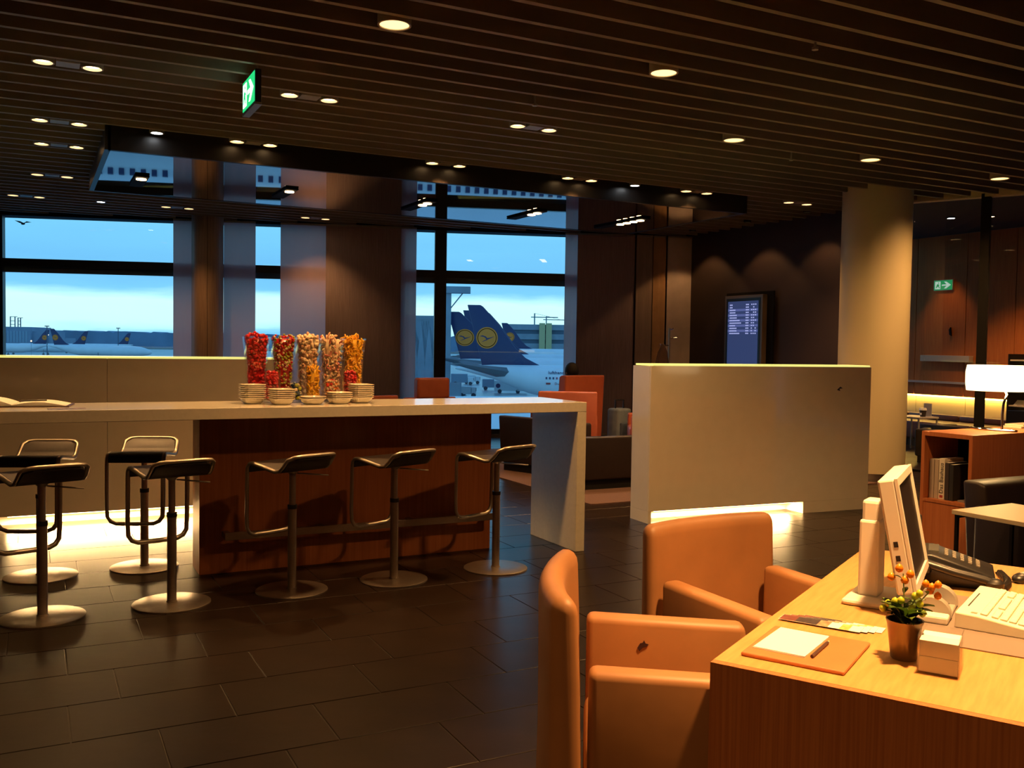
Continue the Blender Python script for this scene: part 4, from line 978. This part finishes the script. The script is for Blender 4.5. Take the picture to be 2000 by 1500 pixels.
FIN = [(-2.4, 9.35), (-.33, 9.35), (.1, 9.1), (2.43, 6.6), (5.4, 2.54), (7.0, 1.0), (9.4, -.2), (9.0, -.8), (0, -.8), (0, 0)]
def blade(bm, root, tip):
    """wing: root/tip = (x0, x1, y, z, thickness)"""
    def sec(s): x0, x1, y, z, th = s; return [(x0, y, z), (x0+(x1-x0)*.35, y, z-th/2), (x0+(x1-x0)*.8, y, z-th/2), (x1, y, z), (x1-(x1-x0)*.2, y, z+th/2), (x0+(x1-x0)*.4, y, z+th/2)]
    A = [bm.verts.new(p) for p in sec(root)]; B = [bm.verts.new(p) for p in sec(tip)]
    for j in range(6): bm.faces.new((A[j], A[(j+1) % 6], B[(j+1) % 6], B[j]))
    bm.faces.new(A[::-1]); bm.faces.new(B)
    return bm
FSEC = [(-4.2, -.75, .2), (-2.5, -.8, .5), (1.8, -1.25, 1.15), (7.5, -2.35, 2.25), (15, -3.2, 3.1), (22, -3.25, 3.15), (45, -3.25, 3.15)]
def FUS(x):
    for (a, z1, r1), (b, z2, r2) in zip(FSEC, FSEC[1:]):
        if x <= b: f = (x-a)/(b-a); return z1+(z2-z1)*f, r1+(r2-r1)*f
    return FSEC[-1][1:]
def aircraft(label, loc, rot, detail=True, wings=False):
    t = thing('airliner', label, 'airplane', loc, rot, 'parked airliners on the apron')
    fu = obj('fuselage', loft(bmesh.new(), [(-4.2, -.75, .15, .2), (-2.5, -.8, .45, .5), (1.8, -1.25, 1.15, 1.15), (7.5, -2.35, 2.2, 2.25), (15, -3.2, 3.05, 3.1), (22, -3.25, 3.15, 3.15), (45, -3.25, 3.15, 3.15), (52, -3.5, 2.7, 2.75), (57, -3.9, 1.3, 1.6), (58.5, -4.1, .2, .3)], 28), plane_w, t, smooth=50)
    bm = bmesh.new(); prism(bm, FIN, 'y', -.28, .28); bmesh.ops.bevel(bm, geom=[e for e in bm.edges], offset=.10, segments=2, affect='EDGES', profile=.5)
    fn = obj('tail_fin', bm, navy, t, smooth=40)
    for s in (-1, 1):
        y = s*.29
        ring = obj('emblem_disc', prism(bmesh.new(), arc(.8, 4.13, 1.72, 0, 360, 40)[:-1], 'y', y, y+s*.02), logo_y, fn)
        bm = bmesh.new(); o_ = arc(.8, 4.13, 1.52, 0, 360, 40)[:-1]; i_ = arc(.8, 4.13, 1.42, 0, 360, 40)[:-1]
        A = [bm.verts.new((a, y+s*.03, b)) for a, b in o_]; B = [bm.verts.new((a, y+s*.03, b)) for a, b in i_]
        for j in range(40): bm.faces.new((A[j], A[(j+1) % 40], B[(j+1) % 40], B[j]))
        bmesh.ops.solidify(bm, geom=list(bm.faces), thickness=.008); obj('emblem_ring', bm, navy, fn)
        bm = bmesh.new(); K = 1.55
        for poly in ([(-.78, .16), (-.45, .25), (-.12, .14), (.02, -.02), (.30, .02), (.74, .16), (.42, -.02), (.16, -.14), (.0, -.20), (-.16, -.04), (-.30, .08), (-.5, .12)], [(-.02, -.14), (.02, -.22), (-.50, -.42), (-.46, -.36)]):
            prism(bm, [(.8+a*K*(-s), 4.13+b*K) for a, b in poly], 'y', y+s*.025, y+s*.045)
        obj('emblem_bird', bm, navy, fn)
        if detail:
            st = obj('stabilizer', blade(bmesh.new(), (1.0, 4.8, s*1.1, -1.3, 1.5), (-4.4, -2.9, s*9.6, .1, .22)), plane_g, t, smooth=40)
            if wings:
                bm = bmesh.new()
                for i in range(70): bx(9.5+i*.55, 9.75+i*.55, s*3.02-.12 if s > 0 else -3.16, 3.16 if s > 0 else -2.9, -2.7, -2.35, bm=bm)
                tag(obj('cabin_windows', bm, navy, fu), kind='stuff')
            if wings: obj('wing', blade(bmesh.new(), (26, 38, s*2.6, -5.2, 1.1), (16, 19, s*30, -3.6, .25)), plane_g, t, smooth=40)
            for yy, xx in ((11, 33), (20, 27)) if wings else ():
                bm = bmesh.new(); loft(bm, [(xx-3, 0, .7, .7), (xx, 0, 1.3, 1.3), (xx+2.2, 0, 1.2, 1.2)], 16); bmesh.ops.translate(bm, vec=(0, s*yy, -6.6), verts=bm.verts); obj('engine', bm, plane_w, t, smooth=40)
    for x, y in ((28, -4), (28, 4), (51, 0)):
        bm = bmesh.new(); cyl(bm, (x, y, -7.85), (x, y, -4.5), .22, n=8)
        for q in (-.6, .6): cyl(bm, (x, y+q-.2, -7.85), (x, y+q+.2, -7.85), .6, n=12)
        obj('landing_gear', bm, plane_g, t)
    return t
def put(px, py, d): p = at(px, py, d); return (p.x, p.y, p.z)
ZB = GZ+8.45                            # height of the fin base above datum when the gear stands on the apron
def stand(px, d): p = at(px, 700, d); return (p.x, p.y, ZB)
main = aircraft('nearest airliner with navy tail fin in the window above the counter', stand(941, 150), HEAD)
for lb, px, d, dz, sc in (('airliner tail left of the nearest fin, its emblem half covered', 899, 172, .6, (1, 1, .90)), ('airliner tail peeking out behind the nearest fin', 926, 194, .6, (1, 1, 1.02)), ('airliner tail behind the leading edge of the nearest fin', 955, 216, 1.2, (1, 1, 1)), ('small far airliner tail right of the nearest fin', 991, 350, 2.2, (1, 1, 1))):
    c = copy_tree(main); x, y, z = stand(px, d); c.location = (x, y, z+dz); c.scale = sc; c['label'] = lb
# lettering on the nearest fuselage
fu = [c for c in main.children if c.name.startswith('fuselage')][0]
def on_hull(x, z):
    zc, r = FUS(x); a = math.asin(max(-1, min(1, (z-zc)/r))); return Matrix.Translation((x, -(r+.03)*math.cos(a), zc+(r+.03)*math.sin(a))) @ Matrix.Rotation(R(90)-a, 4, 'X')
me = text_mesh('lufthansa', .80, .02); me.transform(on_hull(12.0, -1.25)); obj('lettering', me, navy, fu)
me = text_mesh('D-ABT', .55, .02); me.transform(on_hull(12.4, -2.95)); obj('registration', me, navy, fu)
bm = bx(-.35, .35, -.14, .14, -.02, .02); bmesh.ops.transform(bm, matrix=on_hull(10.6, -2.95), verts=bm.verts); obj('flag_patch', bm, mat('flag_red', (.4, .05, .05), .5), fu)
bm = bmesh.new()
for i in range(40):
    q = len(bm.verts); v_ = box(bm, (0, 0, 0), (.24, .34, .03)); bmesh.ops.transform(bm, matrix=on_hull(10.3+i*.55, -2.1), verts=v_)
tag(obj('cabin_windows', bm, navy, fu), kind='stuff')
# far airliners in the left window (noses left)
far0 = aircraft('far airliner at the right of the left window, tail to the right', stand(250, 800), HEAD+math.pi+R(4), detail=False)
for lb, px, d, r_, dz in (('far airliner left of the middle of the left window, tail to the right', 90, 640, 180, -2), ('far airliner tail leaning left beside another tail in the left window', 106, 560, 0, -3), ('far airliner in the middle of the left window', 166, 690, 184, -2)):
    c = copy_tree(far0); x, y, z = stand(px, d); c.location = (x, y, z+dz*.0); c.rotation_euler.z = HEAD+R(r_); c['label'] = lb
# airliner close to the building, seen only in the gloss ceiling
aircraft('airliner parked below the left window, seen mirrored in the gloss ceiling panel', (-14, 62, ZB-.2), R(-14), True, True)
# vehicles
def vehicle(label, px, py, L, hgt, kind):
    d = (EYE-GZ)*F/((py-677-(.015*(px-1000)))); p = at(px, py, d)
    t = thing('apron_vehicle', label, 'vehicle', (p.x, p.y, GZ), HEAD, 'service vehicles on the apron')
    wm = mat('vehicle_white', (.70, .74, .76), .5); dm = mat('vehicle_dark', (.05, .06, .08), .5)
    if kind == 'stairs':
        obj('body', prism(bmesh.new(), [(-L/2, .6), (L/2, .6), (L/2, 1.4), (-L*.42, hgt), (-L/2, hgt)], 'y', -1.2, 1.2), wm, t)
        obj('round_mark', prism(bmesh.new(), arc(-L*.36, hgt*.6, .55, 0, 360, 16)[:-1], 'y', -1.25, -1.2), navy, t)
        obj('cab', bx(L/2, L/2+1.3, -1.1, 1.1, .6, 2.0, .1), wm, t)
    else:
        obj('body', bx(-L/2, L*.22, -1.1, 1.1, .7, hgt, .08), wm if kind == 'white' else mat('vehicle_blue', (.20, .28, .36), .5), t)
        obj('cab', bx(L*.24, L/2, -1.05, 1.05, .6, min(2.3, hgt), .15), wm, t); obj('windscreen', bx(L*.30, L/2+.02, -1.0, 1.0, 1.35, min(2.1, hgt-.1)), dm, t)
    for x in (-L*.3, L*.36):
        for s in (-1, 1): bm = bmesh.new(); cyl(bm, (x, s*1.0, .5), (x, s*1.2, .5), .5, n=12); obj('wheel', bm, dm, t)
for a in (('white stair truck with round mark under the tail of the nearest airliner', 992, 768, 6.6, 3.0, 'stairs'), ('white van on the apron left of the stair truck', 893, 772, 4.4, 2.2, 'white'), ('blue grey service truck behind the white van', 903, 752, 6.5, 3.2, 'blue'),
          ('small white baggage tug at the left of the apron window', 912, 776, 4.0, 2.4, 'white'), ('grey service truck beside the stair truck', 958, 762, 4.2, 2.8, 'blue'), ('white truck beside the blue grey one', 921, 750, 5.0, 2.6, 'white')): vehicle(*a)
# buildings
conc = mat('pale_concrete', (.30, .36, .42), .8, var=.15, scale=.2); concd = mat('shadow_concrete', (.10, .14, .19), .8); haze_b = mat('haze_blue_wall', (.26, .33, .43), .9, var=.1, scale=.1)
def building(label, px0, px1, pytop, d, depth=30, m_=conc, name='airport_building'):
    a, b = at(px0, 690, d), at(px1, 690, d); top = at((px0+px1)/2, pytop, d).z
    t = thing(name, label, 'building', (a.x, a.y, GZ), HEAD); L = (b-a).length; hh = top-GZ
    return t, L, hh
t, L, hh = building('long parking garage with dark storey bands behind the airliners', 984, 1140, 634, 420)
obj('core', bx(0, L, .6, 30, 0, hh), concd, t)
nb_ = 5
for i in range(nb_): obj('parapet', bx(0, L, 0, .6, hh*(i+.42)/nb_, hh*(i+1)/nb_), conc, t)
ypil = mat('yellow_pillar', (.62, .52, .25), .7)
for px in (1058, 1071):
    x = L*(px-984)/(1140-984); obj('stair_tower', bx(x-1.3, x+1.3, -2, 0, 0, hh+.6), ypil, t)
t, L, hh = building('grey hangar front with tall rounded bays in the left of the fin window', 806, 862, 616, 190)
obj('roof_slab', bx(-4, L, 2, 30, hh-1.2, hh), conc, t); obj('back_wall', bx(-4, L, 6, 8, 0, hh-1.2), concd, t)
for i in range(6):
    x = -3+i*(L+2)/5; poly = [(-1.0, 0), (1.0, 0), (.75, hh*.45), (1.6, hh-1.2), (-1.6, hh-1.2), (-.75, hh*.45)]
    obj('bay_pier', prism(bmesh.new(), [(x+a, b) for a, b in poly], 'y', 0, 3), conc, t)
p = at(874, 690, 170); t = thing('floodlight_tower', 'tall apron pylon with wide flat head behind the window post', 'tower', (p.x, p.y, GZ), HEAD); th = at(874, 560, 170).z-GZ
obj('shaft', bx(-.55, .55, -.5, .5, 0, th), conc, t); obj('head', bx(-.7, 4.0, -1, 1, th-1.2, th), conc, t); obj('base_block', bx(-2.5, 2.5, -2, 2, 0, 4.5), conc, t)
bm = bmesh.new(); tube(bm, [(.4, 0, th-4), (2.6, 0, th-1.2)], .12, 6); obj('strut', bm, conc, t)
for lb, px, top, dd in (('thin construction crane above the parking garage', 1043, 612, 520), ('second thin crane behind the yellow stair towers', 1066, 618, 600)):
    p = at(px, 690, dd); t = thing('crane', lb, 'crane', (p.x, p.y, GZ), HEAD); th = at(px, top, dd).z-GZ; cm = mat('crane_steel', (.20, .26, .30), .6)
    obj('mast', bx(-.35, .35, -.35, .35, 0, th), cm, t); obj('jib', bx(-2, 13, -.2, .2, th-2.4, th-1.9), cm, t); bm = bmesh.new(); tube(bm, [(0, 0, th), (9, 0, th-2)], .08, 4); obj('tie', bm, cm, t)
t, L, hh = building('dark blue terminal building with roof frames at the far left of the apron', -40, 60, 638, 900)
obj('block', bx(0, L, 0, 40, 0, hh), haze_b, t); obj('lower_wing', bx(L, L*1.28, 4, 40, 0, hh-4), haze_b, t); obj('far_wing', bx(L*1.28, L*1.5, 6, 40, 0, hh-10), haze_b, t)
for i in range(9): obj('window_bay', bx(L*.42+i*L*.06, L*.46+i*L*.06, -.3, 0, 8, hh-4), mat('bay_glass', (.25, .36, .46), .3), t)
for x0, x1, zz in ((L*.55, L*.64, 10), (L*.70, L*.75, 9)):
    bm = bmesh.new()
    for x in (x0, x1): bx(x-.4, x+.4, 5, 5.6, hh, hh+zz, bm=bm)
    for z in (2.5, 6, zz): bx(x0, x1+2.2*(z == zz), 5, 5.6, hh+z-.5, hh+z, bm=bm)
    obj('roof_frame', bm, concd, t)
for lb, px, top, dd in (('apron light mast left of the middle of the left window', 92, 637, 620), ('apron light mast in the middle of the left window', 231, 641, 700)):
    p = at(px, 690, dd); t = thing('light_mast', lb, 'light mast', (p.x, p.y, GZ), HEAD); th = at(px, top, dd).z-GZ
    obj('pole', bx(-.2, .2, -.2, .2, 0, th), concd, t); obj('lamp_head', bx(-1.3, 1.3, -.6, .6, th-.3, th+.3, .1), concd, t)
# apron lights that are lit
for lb, px, py, dd, c_ in (('bright white floodlight behind the far tails in the left window', 94, 654, 760, (1, .95, .85)), ('small amber lamp on the far left building', 61, 666, 620, (1, .6, .3)), ('small white lamp low at the left window edge', 8, 663, 620, (.9, .95, 1))):
    p = at(px, py, dd); t = thing('apron_lamp', lb, 'lamp', (p.x, p.y, p.z)); bm = bmesh.new(); sph(bm, (0, 0, 0), .45, 10); obj('globe', bm, glow('apron_lamp_%d' % px, c_, 6), t); obj('pole', bx(-.08, .08, -.08, .08, GZ-p.z, -.3), concd, t)
# tree belt on the horizon, field strip before it
def ridge(label, name, d, pya, pyb, m_, cat, seed, bumps, thick):
    a, b = at(-500, 690, d), at(1400, 690, d); L = (b-a).length
    bm = bmesh.new(); rnd = random.Random(seed); n = 240; top = at(200, pya, d).z-GZ; prev = None
    for i in range(n+1):
        x = L*i/n; h = top+bumps*(rnd.random()-.5)
        v = [bm.verts.new((x, 0, 0)), bm.verts.new((x, 0, h)), bm.verts.new((x, thick, h)), bm.verts.new((x, thick, 0))]
        if prev:
            for k_ in range(4): bm.faces.new((prev[k_], prev[(k_+1) % 4], v[(k_+1) % 4], v[k_]))
        prev = v
    o = obj(name, bm, m_, None, (a.x, a.y, GZ), HEAD); tag(o, label, cat, kind='stuff')
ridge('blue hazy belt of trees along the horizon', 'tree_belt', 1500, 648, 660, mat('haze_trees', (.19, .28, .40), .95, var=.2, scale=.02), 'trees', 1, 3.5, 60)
fd = at(200, 665, 1300); o = obj('grass_field', bx(-200, 700, 0, 150, 0, 1.5), mat('dry_field', (.32, .30, .27), .95, var=.2, scale=.02), None, (fd.x, fd.y, GZ), HEAD); tag(o, 'pale dry field strip before the tree belt', 'field', kind='stuff')
# added bird shape for a dark speck; no bird is known there
p = at(45, 437, 60); t = thing('bird', 'added bird shaped dark speck in the sky of the left window', 'bird', (p.x, p.y, p.z), HEAD)
bm = bmesh.new(); sph(bm, (0, 0, 0), .07, 8, (2, 1, 1)); obj('body', bm, black_m, t)
for s in (-1, 1): bm = bmesh.new(); prism(bm, [(-.05, 0), (.1, .02), (s*.2+.02, .16), (s*.55, .10 if s > 0 else .22), (s*.2-.04, .06)], 'y', -.01, .01); obj('wing', bm, black_m, t)
